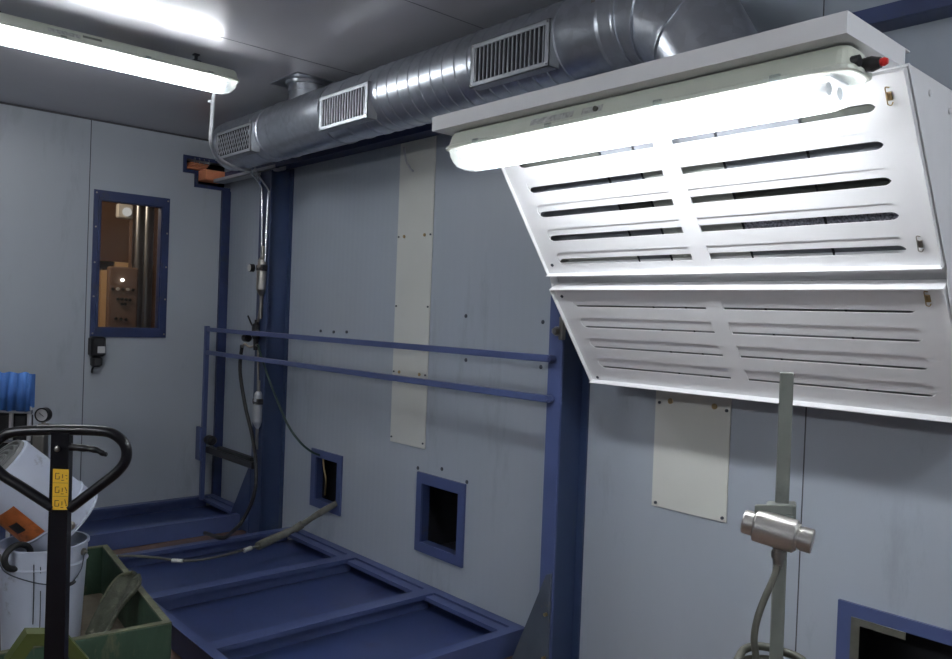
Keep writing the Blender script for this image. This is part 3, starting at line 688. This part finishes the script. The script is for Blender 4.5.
# made-up tinted backing, in place of the wall seen through the slots
cells = [(1.985, 1.60, 'backing_a'), (1.595, 1.475, 'backing_c'), (1.47, 1.20, 'backing_b'), (1.195, .965, 'backing_b'), (.96, .705, 'backing_c')]
tints = [['backing_c', 'backing_b', 'backing_b', 'backing_b', 'backing_a'], ['backing_b', 'backing_b', 'backing_c', 'backing_b', 'backing_b'], ['backing_b', 'backing_a', 'backing_a', 'backing_a', 'backing_a'], ['backing_b', 'backing_b', 'backing_c', 'backing_d', 'backing_b'], ['backing_c', 'backing_b', 'backing_c', 'backing_d', 'backing_b']]
fu = frame(V(upA), eu, (0, 1, 0), nu); fl = frame(V(loA), el, (0, 1, 0), nl)
for ci, (a, b, _) in enumerate(cells):
    for k in range(5):
        MB().box((.02+.10*k, b, -.034), (.118+.10*k, a, -.030), fu).build('backing_tile', M[tints[ci][k]], t)
    for k in range(4):
        MB().box((.005+.10*k, b, -.034), (.103+.10*k, a, -.030), fl).build('backing_tile', M['backing_b'], t)
for y_ in (1.5975, 1.4725, 1.1975, .9625):  # dark strips drawn as seams of the made-up backing
    MB().box((.02, y_-.003, -.034), (.49, y_+.003, -.027), fu).box((.005, y_-.003, -.034), (.40, y_+.003, -.027), fl).build('backing_seam', M['dark'], t)
# screws and clips on the panel faces
for fr_, s, y, kind in ((fu, .46, 1.955, 's'), (fl, .035, 1.955, 's'), (fl, .405, 1.955, 's'), (fu, .03, 1.955, 's')):
    MB().cyl(fr_ @ V((s, y, .001)), fr_ @ V((s, y, .004)), .006, 10).build('panel_screw', M['dscrew'], t)
for fr_, s, y, m_ in ((fu, .055, .733, 'brass'), (fu, .435, .733, 'screw'), (fl, .035, .735, 'brass')):
    q = MB()
    q.bbox((s-.012, y-.006, .001), (s+.008, y+.006, .006), .001, fr_)
    q.tube([fr_ @ V(p) for p in ((s-.022, y-.004, .004), (s-.024, y+.004, .006), (s-.010, y+.004, .008), (s+.004, y+.003, .012), (s+.014, y+.004, .010), (s+.018, y-.002, .008), (s+.012, y-.006, .006))], .0014, 6)
    q.build('panel_clip', M[m_], t)

# ------------------------------------------------------------------ conduit from the ceiling light
C1 = [at(225, 93, 'Y', 4.0), at(215, 97, 'Y', 4.0)]
p = lambda x, y, X: at(x, y, 'X', X)
pts = [(1.70, 4.0, 2.62)]
q0 = at(213, 100, 'Y', 4.15); q1 = at(211, 143, 'Y', 4.3); q2 = at(219, 158, 'Y', 4.45); q3 = at(236, 168, 'Y', 4.55); q4 = at(250, 170, 'Y', 4.75); q5 = at(262, 183, 'Y', 4.80)
t = thing('conduit', q0, 'thin grey conduit dropping from the ceiling light and bending under the duct', 'conduit')
MB().tube([V((q0.x, q0.y, 2.70)) if False else at(216, 88, 'Y', 4.10), q0, at(212, 120, 'Y', 4.22), q1, q2, q3, q4], .011, 12).build('tube', M['conduit'], t)
MB().bbox((q0.x-.022, q0.y-.004, q0.z-.016), (q0.x-.002, q0.y+.018, q0.z-.004), .002).build('clip', M['conduit'], t)

# ------------------------------------------------------------------ air pipes, regulators and hoses on the far column
XP = 2.44
def pp(x, y, X=XP): return at(x, y, 'X', X)
t = thing('chrome_air_pipe', pp(262, 200), 'left of the two thin chrome air pipes beside the far column', 'pipe')
MB().tube([q4, pp(254, 176), pp(261, 186), pp(262, 195), pp(262, 240), pp(261, 262)], .0075, 10).build('pipe_run', M['chrome'], t)
t = thing('chrome_air_pipe', pp(268, 200), 'right of the two thin chrome air pipes, bent at its top', 'pipe')
MB().tube([pp(255, 168), pp(262, 180), pp(268.5, 190), pp(268, 198), pp(266, 240), pp(265, 262)], .0075, 10).build('pipe_run', M['chrome'], t)
def filt(px_, py_, sc, label, name, body, with_gauge=True):
    c = pp(px_, py_); t = thing(name, c, label, 'air regulator')
    x, y, z = c
    MB().lathe((x, y, z+.12*sc), (x, y, z-.15*sc), [(0, .018*sc), (.02*sc, .030*sc), (.07*sc, .034*sc), (.075*sc, .024*sc), (.09*sc, .024*sc), (.095*sc, .038*sc), (.22*sc, .036*sc), (.25*sc, .022*sc), (.27*sc, .010*sc)], 20).build('bowl', body, t)
    MB().bbox((x-.025*sc, y-.045*sc, z+.03*sc), (x+.03*sc, y+.045*sc, z+.07*sc), .004).build('head', M['black'], t)
    MB().cyl((x, y, z+.12*sc), (x, y, z+.20*sc), .010, 12).build('inlet_stem', M['screw'], t)
    MB().cyl((x, y, z-.15*sc), (x, y, z-.30*sc), .010, 12).build('outlet_stem', M['screw'], t)
    if with_gauge:
        g = V((x-.035, y+.12*sc, z+.05*sc))
        MB().cyl(g, g+V((.03, 0, 0)), .028*sc, 20).build('gauge_case', M['black'], t)
        MB().cyl(g-V((.002, 0, 0)), g+V((.001, 0, 0)), .025*sc, 20).build('gauge_dial', M['gauge'], t)
    return t
filt(262, 275, .95, 'upper air filter with round gauge beside the far column', 'air_regulator', M['screw'])
filt(258, 408, .9, 'lower pale air regulator hanging below the black valve', 'air_regulator', M['grille'], False)
t = thing('air_valve', pp(253, 340), 'black air valve cluster at the height of the upper rail', 'valve')
c = pp(256, 335)
MB().lathe(c+V((0, 0, .10)), c-V((0, 0, .10)), [(0, .012), (.02, .012), (.03, .028), (.11, .030), (.13, .018), (.20, .014)], 16).build('valve_body', M['black'], t)
c2_ = pp(247, 338)
MB().cyl(c2_+V((0, .03, 0)), c2_-V((0, .02, 0)), .026, 16).build('knob', M['black'], t)
MB().tube([pp(257, 345), pp(250, 347), pp(245, 344), pp(242, 347)], .009, 10).build('elbow_fitting', M['screw'], t)
MB().tube([pp(248, 316), pp(252, 325), pp(256, 330)], .006, 8).build('lever', M['black'], t)
MB().cyl(pp(263, 289), pp(258, 322), .008, 10).cyl(pp(258, 350), pp(258, 395), .007, 10).build('riser', M['screw'], t)
o = MB().tube([pp(242, 345), pp(240, 370), pp(245, 405), pp(252, 435), pp(256, 465, 2.37), pp(254, 495, 2.34), at(243, 520, 'X', 2.30), at(232, 532, 'Z', .125), at(222, 538, 'Z', .13), at(205, 533, 'Z', .10)], .012, 12).build('black_air_hose', M['rubber'])
tag(o, 'black rubber air hose hanging in a loop down to the floor tray', 'hose')
o = MB().tube([pp(258, 345), pp(263, 362, 2.435), pp(275, 395, 2.435), pp(288, 425, 2.44), pp(300, 442, 2.48), pp(312, 452, 2.55), at(322, 456, 'X', 2.63), at(326, 458, 'X', 2.67)], .007, 10).build('green_cable', M['green_cable'])
tag(o, 'dark green cable sweeping from the valve into the far wall opening', 'cable')
# cable that leaves the far opening and lies over the tray
E1 = at(340, 500, 'X', 2.60)
t = thing('sleeved_cable', E1, 'grey sleeved cable reaching from the far wall opening across the blue tray', 'cable')
pA = at(337, 503, 'X', 2.61); pB = at(298, 527, 'X', 2.45); pC = at(275, 538, 'X', 2.30); pD = at(258, 546, 'Z', .14)
MB().tube([pA, pA.lerp(pB, .5)+V((0, 0, .004)), pB, pC, pD], .018, 12, rad=lambda s: .016+.008*abs(math.sin(s*9))*.5+(.006 if s > .6 else 0)).build('sleeve', M['sleeve'], t)
MB().tube([pD, at(247, 549, 'Z', .135), at(225, 555, 'Z', .13), at(200, 560, 'Z', .13), at(178, 560.5, 'Z', .13), at(158, 558, 'Z', .13), at(135, 556, 'Z', .13), at(118, 556, 'Z', .13)], .007, 10).build('cord', M['hose'], t)
MB().cyl(at(251, 548, 'Z', .137), at(244, 550.5, 'Z', .134), .013, 12).build('tape_wrap', M['tape'], t)
MB().cyl(at(183, 561, 'Z', .13), at(172, 560.5, 'Z', .13), .011, 12).build('tape_wrap', M['tape'], t)
MB().cyl(at(302, 524.5, 'X', 2.46), at(295, 529, 'X', 2.43), .024, 12).build('tape_wrap', M['sleeve'], t)
o = MB().tube([at(404, 147, 'X', 2.535), at(406, 160, 'X', 2.54), at(410, 168, 'X', 2.56), at(413, 171, 'X', 2.55)], .006, 8).build('dangling_wire', M['conduit'])
tag(o, 'short loose wire end dangling over the top of the tall pale strip', 'wire')

# black switch box under the window
b0 = at(97, 352, 'Y', YB-.04)
t = thing('switch_box', (b0.x, YB, b0.z), 'small black wall box with a white sticker below the window', 'switch box')
MB().bbox((b0.x-.05, YB-.085, b0.z-.03), (b0.x+.045, YB-.001, b0.z+.105), .012).build('housing', M['black'], t)
MB().bbox((b0.x-.035, YB-.075, b0.z-.10), (b0.x+.03, YB-.01, b0.z-.03), .012).build('plug', M['black'], t)
MB().box((b0.x-.01, YB-.0865, b0.z-.005), (b0.x+.038, YB-.084, b0.z+.04)).build('sticker', M['gauge'], t)
MB().tube([(b0.x-.02, YB-.04, b0.z-.10), (b0.x-.025, YB-.03, b0.z-.125), (b0.x-.022, YB-.02, b0.z-.14)], .007, 8).build('cable_tail', M['black'], t)

# ------------------------------------------------------------------ pole with steel cylinder
P0 = V((1.5800, .798, 1.413)); P1 = V((1.568, .784, 0.0))
t = thing('pole_stand', (P1.x, P1.y, 0), 'grey square steel pole standing upright in front of the white hood', 'pole')
view = V((P0.x, P0.y, 0)).normalized()
MB().bar(P0, P1+V((0, 0, .01)), .027, .024, side=view.cross(V((0, 0, 1)))).build('pole', M['grey'], t)
MB().cyl((P1.x, P1.y, 0), (P1.x, P1.y, .012), .16, 32).build('base_plate', M['grey'], t)
ca = atd(743.5, 521, 1.625); cb_ = atd(813, 542, 1.56); ax = (cb_-ca); Lc = ax.length
sens = thing('steel_cylinder', (ca+cb_)/2, 'shiny stainless steel cylinder clamped across the grey pole', 'steel cylinder')
MB().lathe(ca, cb_, [(0, .018), (0, .022), (.003, .024), (.020, .024), (.020, .021), (.023, .021), (.023, .031), (.026, .033), (Lc-.034, .033), (Lc-.031, .031), (Lc-.031, .027), (Lc-.027, .027), (Lc-.027, .022), (Lc-.021, .022), (Lc-.021, .024), (Lc-.002, .024), (Lc, .022), (Lc, .015)], 48).build('barrel', M['steel'], sens)
cm = (ca+cb_)/2
fq = frame(cm, RT, view, (0, 0, 1))
MB().bbox((-.018, .012, -.01), (.034, .034, .048), .003, fq).bbox((-.048, .010, .030), (.03, .022, .050), .002, fq).bbox((-.026, .034, .0), (.036, .075, .046), .003, fq).build('clamp', M['grey'], sens)
pg = atd(779, 545, 1.60)
MB().lathe(pg, pg-V((0, 0, .045)), [(0, .011), (.012, .011), (.012, .014), (.026, .014), (.026, .010), (.045, .009)], 12).build('hose_fitting', M['screw'], sens)
hp = [pg-V((0, 0, .035)), atd(775, 575, 1.59), atd(764, 600, 1.57), atd(757, 620, 1.56), atd(754, 640, 1.56), atd(756, 659, 1.56), atd(757, 700, 1.56), V((1.50, .83, .45))]
o = MB().tube(hp, .0068, 12).build('signal_hose', M['hose']); tag(o, 'grey hose hanging from the steel cylinder down towards the coil', 'hose')
# coiled hose hung around the pole
cc_ = atd(770, 672, 1.63)
cpts = []
a0 = math.atan2(-cc_.y, -cc_.x)
for k in range(57):
    a = a0+2*math.pi*k/14.0; rr_ = .066 + .004*math.sin(k*1.7)
    cpts.append((cc_.x+rr_*math.cos(a), cc_.y+rr_*math.sin(a), cc_.z+.035-.0018*k+.004*math.sin(a*2)))
tag(MB().tube(cpts, .0085, 10, sub=4).build('hose_coil', M['hose']), 'coil of grey hose looped round the foot of the pole picture edge', 'hose')

# ------------------------------------------------------------------ pallet jack
t = thing('pallet_jack', (.52, 2.1, 0), 'hand pallet jack with black loop handle and lime green frame', 'pallet jack')
D = 1.70
top = atd(60, 424, D); 
def lp(x, y): return atd(x, y, D)
cbase = V((.505, 1.93, .42)); ctop = atd(62.3, 432, D+.010)
base_dir = atd(56, 659, D+.05)
sd = RT.copy(); sd.z = 0; sd.normalize()
# column as a closed square tube, slightly wider towards the foot
def taper(p0, p1, w0, w1, d):
    z = (p1-p0).normalized(); y = z.cross(sd).normalized(); x = y.cross(z)
    vs = []
    for p_, w_ in ((p0, w0), (p1, w1)):
        for sx, sy in ((-1, -1), (1, -1), (1, 1), (-1, 1)): vs.append(p_+x*sx*w_/2+y*sy*d/2)
    return vs, [(0, 3, 2, 1), (4, 5, 6, 7), (0, 1, 5, 4), (1, 2, 6, 5), (2, 3, 7, 6), (3, 0, 4, 7)]
ext = base_dir + (base_dir-ctop).normalized()*.36
MB().add(*taper(ctop, ext, .038, .049, .018)).build('handle_column', M['jack'], t)
D = 1.712
MB().tube([lp(54, 508), lp(20, 486), lp(2, 474.5), lp(-8, 462), lp(-8, 448), lp(2, 437), lp(18, 431.5), lp(60, 430), lp(100, 431), lp(115, 435), lp(125, 445), lp(126, 459), lp(117, 472), lp(98, 487), lp(70, 508.5)], .0112, 14).build('loop_handle', M['jack'], t)
MB().tube([lp(66, 447), lp(82, 448), lp(96, 450), lp(104, 454), lp(107, 454)], .004, 10, rad=lambda s: .0085-.004*s+.0006*math.sin(s*30)).build('control_lever', M['jack'], t)
D = 1.70
rv = atd(57.5, 449, D-.001); MB().lathe(rv, rv-fw*.006, [(0, .006), (.004, .0055), (.006, .002)], 12).build('rivet', M['screw'], t)
# yellow instruction sticker with three pictograms
def sp(u, v_, dz=0):   # u 0..1 across, v 0..1 down
    a = atd(53.0, 469, D-.003); b = atd(68.6, 469.6, D-.003); c = atd(52.0, 509.8, D+.003); d = atd(67.6, 509.8, D+.003)
    return (a*(1-u)*(1-v_)+b*u*(1-v_)+c*(1-u)*v_+d*u*v_) - fw*dz
MB().add([sp(0, 0), sp(1, 0), sp(1, 1), sp(0, 1)]+[p_+fw*.002 for p_ in (sp(0, 0), sp(1, 0), sp(1, 1), sp(0, 1))], [(0, 1, 2, 3), (0, 1, 5, 4), (1, 2, 6, 5), (2, 3, 7, 6), (3, 0, 4, 7)]).build('instruction_sticker', M['yellow'], t)
mb = MB()
def stroke(u0_, v0_, u1_, v1_, wd=.0013): mb.bar(sp(u0_, v0_, .0004), sp(u1_, v1_, .0004), wd, .0006, side=RT, c=.0001)
stroke(0, .335, 1, .335, .0006); stroke(0, .665, 1, .665, .0006)
for b_, ang_ in ((0, .9), (.335, .0), (.67, -.6)):
    stroke(.18, b_+.10, .18, b_+.24); stroke(.18, b_+.10, .42, b_+.10); stroke(.18, b_+.24, .42, b_+.24); stroke(.42, b_+.17, .42, b_+.24)
    stroke(.55, b_+.27, .72, b_+.27); stroke(.63, b_+.12, .63, b_+.22)
    stroke(.80, b_+.05+.05*ang_+.05, .93, b_+.20-.05*ang_); stroke(.86, b_+.23, .95, b_+.23)
mb.build('pictogram', M['black'], t)
# lime frame behind the column: sloping hood over the pump, then forks under the crate
jd = V((.107, .994, 0)).normalized(); jx = V((.994, -.107, 0))
D2 = 2.12
yk = [atd(27, 634, D2), atd(66, 634, D2), atd(92, 664, D2), atd(96, 700, D2), atd(2, 700, D2), atd(6, 664, D2)]
inner = [atd(34, 646, D2), atd(60, 646, D2), atd(76, 666, D2), atd(78, 700, D2), atd(20, 700, D2), atd(20, 666, D2)]
mb = MB()
for i in range(6):
    j = (i+1) % 6
    if i == 3: continue
    q = [yk[i], yk[j], inner[j], inner[i]]; f2 = [v_+jd*.05 for v_ in q]
    mb.add(q+f2, [(0, 1, 2, 3), (7, 6, 5, 4), (0, 1, 5, 4), (1, 2, 6, 5), (2, 3, 7, 6), (3, 0, 4, 7)])
mb.build('frame', M['lime'], t)
jc = (yk[3]+yk[4])/2; jc.z = 0
MB().bbox((-.20, 0, .05), (.20, .10, .30), .02, frame(jc, jx, jd, (0, 0, 1))).build('pump_housing', M['lime'], t)
MB().lathe(jc+V((0, -.02, 0))+V((0, 0, .10)), jc+V((0, -.02, 0))+V((0, 0, .40)), [(0, .05), (.2, .05), (.22, .03), (.3, .03)], 20).build('pump', M['jack'], t)
MB().cyl(jc+jx*-.07-jd*.02+V((0, 0, .095)), jc+jx*.07-jd*.02+V((0, 0, .095)), .09, 24).build('wheel', M['rubber'], t)
MB().bar(ext, jc+V((0, -.02, .35)), .04, .04).build('handle_link', M['jack'], t)
for s in (-.17, .17):
    MB().bbox((s-.08, .06, .13), (s+.08, 1.35, .19), .01, frame(jc, jx, jd, (0, 0, 1))).build('fork', M['lime'], t)

# ------------------------------------------------------------------ green crate, buckets and scrap
c0 = V((1.074, 2.70, 0)); cy = V((.107, .994, 0)).normalized(); cx_ = V((-.994, .107, 0)); cyL, cxL = 1.06, .92
FR = frame(c0, cx_, cy, (0, 0, 1))
# local x runs to the left, local y away
t = thing('wooden_crate', FR @ V((cxL/2, cyL/2, .2)), 'shallow green painted wooden crate holding white buckets and scrap', 'crate')
ZB, ZT, TH = .195, .42, .026
MB().bbox((0, 0, ZB), (cxL, TH, ZT-.003), .003, FR).build('front_board', M['crate'], t)
MB().bbox((0, cyL-TH, ZB), (cxL, cyL, ZT-.003), .003, FR).build('back_board', M['crate'], t)
MB().bbox((0, TH, ZB), (TH, cyL-TH, ZT-.003), .003, FR).build('side_board', M['crate'], t)
MB().bbox((cxL-TH, TH, ZB), (cxL, cyL-TH, ZT-.003), .003, FR).build('side_board', M['crate'], t)
MB().box((TH, TH, ZB), (cxL-TH, cyL-TH, ZB+.018), FR).build('bottom_board', M['crate_in'], t)
mb = MB().box((.001, TH, ZT-.003), (TH-.001, cyL-.001, ZT), FR).box((.001, .001, ZT-.003), (cxL-.001, TH, ZT), FR).box((TH, cyL-TH, ZT-.003), (cxL-.001, cyL-.001, ZT), FR)
mb.build('worn_rim', M['crate_edge'], t)

def bucket_parts(t, base, axis, up, HB=.37, r0=.128, r1=.146, hazard=False, base_m=None):
    # base centre, unit axis from base to rim
    A = V(base); z = V(axis).normalized()
    MB().lathe(A, A+z*HB, [(0, r0-.012), (.003, r0-.002), (.008, r0), (HB-.075, r1-.003), (HB-.072, r1+.003), (HB-.066, r1-.002), (HB-.010, r1), (HB-.008, r1+.006), (HB-.001, r1+.006), (HB, r1+.003), (HB-.001, r1-.003), (HB-.03, r1-.004), (.02, r0-.004), (.012, 0)], 48, caps=False).build('bucket_body', M['bucket'], t)
    MB().cyl(A, A+z*.003, r0-.011, 48).build('bucket_base', M['bucket'] if not base_m else base_m, t)
# upright bucket
bc = V((.80, 3.235, ZB+.0185)); t = thing('white_bucket', bc, 'white plastic bucket standing upright in the green crate', 'bucket')
bucket_parts(t, bc, (0, 0, 1), (1, 0, 0), HB=.62-ZB-.0185)
hb = .62-.0
toC = V((-bc.x, -bc.y, 0)).normalized(); rtv = V((toC.y*-1, toC.x, 0))
def onb(a, z, rr=.148): 
    # angle a (deg) from the camera side towards the picture's right
    d = toC*math.cos(math.radians(a)) + RT*math.sin(math.radians(a)); d.z = 0; d.normalize()
    return V((bc.x+d.x*rr, bc.y+d.y*rr, z))
MB().tube([onb(-52, .585, .154), onb(-38, .545, .157), onb(-10, .515, .160), onb(25, .495, .162), onb(50, .492, .160), onb(75, .53, .158), onb(88, .585, .152)], .0022, 8).build('wire_handle', M['dscrew'], t)
MB().tube([onb(32, .488, .164), onb(50, .490, .162), onb(58, .494, .161)], .0065, 10).build('handle_grip', M['black'], t)
for a in (-52, 88):
    MB().lathe(onb(a, .585, .143), onb(a, .585, .162), [(0, .013), (.010, .013), (.012, .007), (.019, .005)], 14).build('handle_ear', M['screw'], t)
mb = MB()
for a, za, zb_ in ((-12, .575, .36), (-4, .565, .52), (-3, .48, .30), (10, .55, .50)):
    mb.tube([onb(a, za, .1475), onb(a+.4, (za+zb_)/2, .1415), onb(a, zb_, .1375)], .0016, 6, sub=2)
mb.build('paint_drip', M['black'], t)
mb = MB().tube([V((bc.x-.105, bc.y-.085, .598)) + V((.045*math.cos(q), .02*math.cos(q), .042*math.sin(q))) for q in [2*math.pi*k/12 for k in range(12)]], .011, 10, closed=True, sub=3)
tag(mb.build('rubber_ring', M['rubber']), 'dark ring of hose tucked into the mouth of the upright bucket', 'hose')
# tilted bucket resting in the first one
rimC = atd(66, 523, 3.05); baseC = atd(-2, 469, 2.90)
axv = (rimC-baseC).normalized()
t = thing('white_bucket', baseC, 'tipped white bucket with orange hazard diamond leaning on the upright one', 'bucket')
HBk = .335
bucket_parts(t, rimC-axv*HBk, axv, (0, 0, 1), HB=HBk, r0=.131, r1=.143, base_m=M['bucket_base'])
mb = MB(); bb = rimC-axv*HBk
for r_ in (.115, .092, .070, .048, .026):
    mb.lathe(bb-axv*.012, bb+axv*.001, [(.013, r_+.008), (0, r_+.004), (0, r_-.004), (.013, r_-.008)], 40, caps=False)
mb.build('base_ring', M['bucket_base'], t)
# hazard diamond wrapped on the flank
ref = (EYE-rimC); ref = (ref-axv*ref.dot(axv)).normalized(); tang = axv.cross(ref)
def onk(s_, a, extra=.0012):
    rr = .131+(.143-.131)*s_/HBk+extra
    return bb+axv*s_+(ref*math.cos(a)+tang*math.sin(a))*rr
sgn = 1 if tang.z < 0 else -1
def patch(name, cs, ca_, hs, ha, m_, ex, rot=0, N=14):
    vs = []; fs = []
    for i in range(N+1):
        for j in range(N+1):
            u = i/N*2-1; v_ = j/N*2-1
            s2 = (u+v_)/2; a2 = (u-v_)/2
            if rot: s2, a2 = u, v_
            vs.append(onk(cs+s2*hs, sgn*(ca_+a2*ha), ex))
    for i in range(N):
        for j in range(N): fs.append((i*(N+1)+j, (i+1)*(N+1)+j, (i+1)*(N+1)+j+1, i*(N+1)+j+1))
    return MB().add(vs, fs, True).build(name, m_, t)
patch('hazard_print', .185, .98, .072, .52, M['orange'], .0015, rot=1)
patch('hazard_mark', .19, .92, .022, .16, M['black'], .0028, rot=1)
pe = onk(HBk-.03, -sgn*.02, .001)
MB().lathe(pe, pe+(pe-(bb+axv*(HBk-.03))).normalized()*.016, [(0, .016), (.006, .016), (.008, .009), (.016, .007)], 14).build('handle_ear', M['screw'], t)
MB().tube([pe+(pe-bb).normalized()*.006, onk(HBk-.012, sgn*.5, .012), onk(HBk+.012, sgn*.8, .008), onk(HBk-.005, sgn*1.3, .010)], .0022, 8).build('wire_handle', M['dscrew'], t)

# bent scrap trough leaning on the crate side
sa = at(97, 640, 'Z', .27); sb = FR @ V((.035, .50, .447))
sb = at(141, 577, 'Z', .46)
t = thing('scrap_trough', sa, 'dirty grey-green curved strip of scrap leaning over the crate side', 'scrap')
zz = (sb-sa).normalized(); xx = zz.cross(V((0, 0, 1))).normalized(); yy_ = xx.cross(zz)
rows = []; N1, N2 = 18, 12
for i in range(N1+1):
    s_ = i/N1; wdt = .072*(1-.25*(1-s_))*math.sqrt(max(.02, 1-max(0, (s_-.72)/.28)**2)); c_ = sa.lerp(sb, s_)+yy_*(.018*math.sin(s_*math.pi)+.02*s_)
    row = []
    for j in range(N2+1):
        a = -1+2*j/N2
        row.append(c_+xx*wdt*a+yy_*(.022*a*a*(1-s_*.3)-.006+.003*math.sin(7*s_+5*a)+random.uniform(-.0015, .0015)))
    rows.append(row)
mb = MB(); vs = [p_ for r in rows for p_ in r]; fs = [(i*(N2+1)+j, i*(N2+1)+j+1, (i+1)*(N2+1)+j+1, (i+1)*(N2+1)+j) for i in range(N1) for j in range(N2)]
mb.add(vs, fs, True); o = mb.build('strip', M['debris'], t); md = o.modifiers.new('solid', 'SOLIDIFY'); md.thickness = .014; md.offset = 0
mb = MB().tube([rows[N1-k][0]+yy_*.004 for k in range(0, 12, 2)], .006, 8)
mb.build('frayed_edge', M['crate_edge'], t)
o = MB().cyl(FR @ V((.22, .72, ZB+.025)), FR @ V((.14, .18, ZB+.025)), .006, 8).build('scrap_rod', M['black'])
tag(o, 'thin black rod lying on the bottom of the green crate', 'rod')

# ------------------------------------------------------------------ blue covered pump unit at the left edge
DU = 4.0
def ul(x, y, d=DU): return atd(x, y, d)
cen = ul(8, 400); t = thing('pump_unit', (cen.x, cen.y, 0), 'machine with a blue ribbed cover and steel frame behind the pallet jack', 'machine')
ux = RT.copy(); ux.z = 0; ux.normalize(); ud = V((-ux.y, ux.x, 0))
FU = frame(V((cen.x, cen.y, 0)), ux, ud, (0, 0, 1))
tl = ul(34, 371).z; blz = ul(34, 408).z
xr = (ul(33, 390, DU-.12)-V((cen.x, cen.y, 0))).dot(ux)-.008
# corrugated cover: zigzag front
vs = []; N = 36; x_l = -.22
for i in range(N+1):
    x = x_l+(xr-x_l)*i/N; wv = .012*math.sin(i*2*math.pi/4.0)
    fl_ = .006*math.sin(i*.9)
    vs += [FU @ V((x, -.12+wv*.6, tl+.004*math.sin(i))), FU @ V((x+.006, -.14+wv, blz+fl_*.5-.0))]
mb = MB().add(vs, [(2*i, 2*i+1, 2*i+3, 2*i+2) for i in range(N)], True); o = mb.build('ribbed_cover', M['blue_cloth'], t)
md = o.modifiers.new('solid', 'SOLIDIFY'); md.thickness = .006
MB().box((x_l, -.11, blz+.01), (xr-.02, -.05, tl-.01), FU).build('cover_body', M['blue_cloth'], t)
for x in (x_l+.01, xr-.10, xr-.012):
    MB().bbox((x-.008, -.115, .05), (x+.008, -.099, blz+.02), .002, FU).build('frame_post', M['conduit'], t)
MB().bbox((x_l, -.118, blz-.014), (xr, -.098, blz+.004), .002, FU).bbox((x_l, -.118, blz-.16), (xr, -.098, blz-.145), .002, FU).build('frame_bar', M['chrome'], t)
MB().bbox((x_l+.02, -.09, blz-.32), (xr-.03, -.03, blz-.02), .01, FU).build('motor_box', M['black'], t)
g = ul(42, 415, DU-.02)
MB().cyl(g, g+fw*.03, .036, 24).build('gauge_case', M['black'], t)
MB().lathe(g-fw*.001, g-fw*.004, [(0, .036), (.003, .036), (.003, .029), (.001, .029)], 24, caps=False).build('gauge_rim', M['black'], t)
MB().cyl(g-fw*.001, g-fw*.002, .029, 24).build('gauge_dial', M['gauge'], t)
MB().bar(g-fw*.003+RT*.010-UP*.008, g-fw*.003-RT*.014+UP*.012, .003, .001, side=RT, c=.0002).build('gauge_needle', M['black'], t)
MB().cyl(g+fw*.015-UP*.034, g+fw*.015-UP*.22, .010, 12).cyl(g+fw*.015-UP*.045, g+fw*.015-UP*.052, .026, 12).build('gauge_stem', M['screw'], t)
MB().bbox((xr+.005, -.11, blz-.24), (xr+.06, -.06, blz-.12), .004, FU).build('valve_block', M['screw'], t)
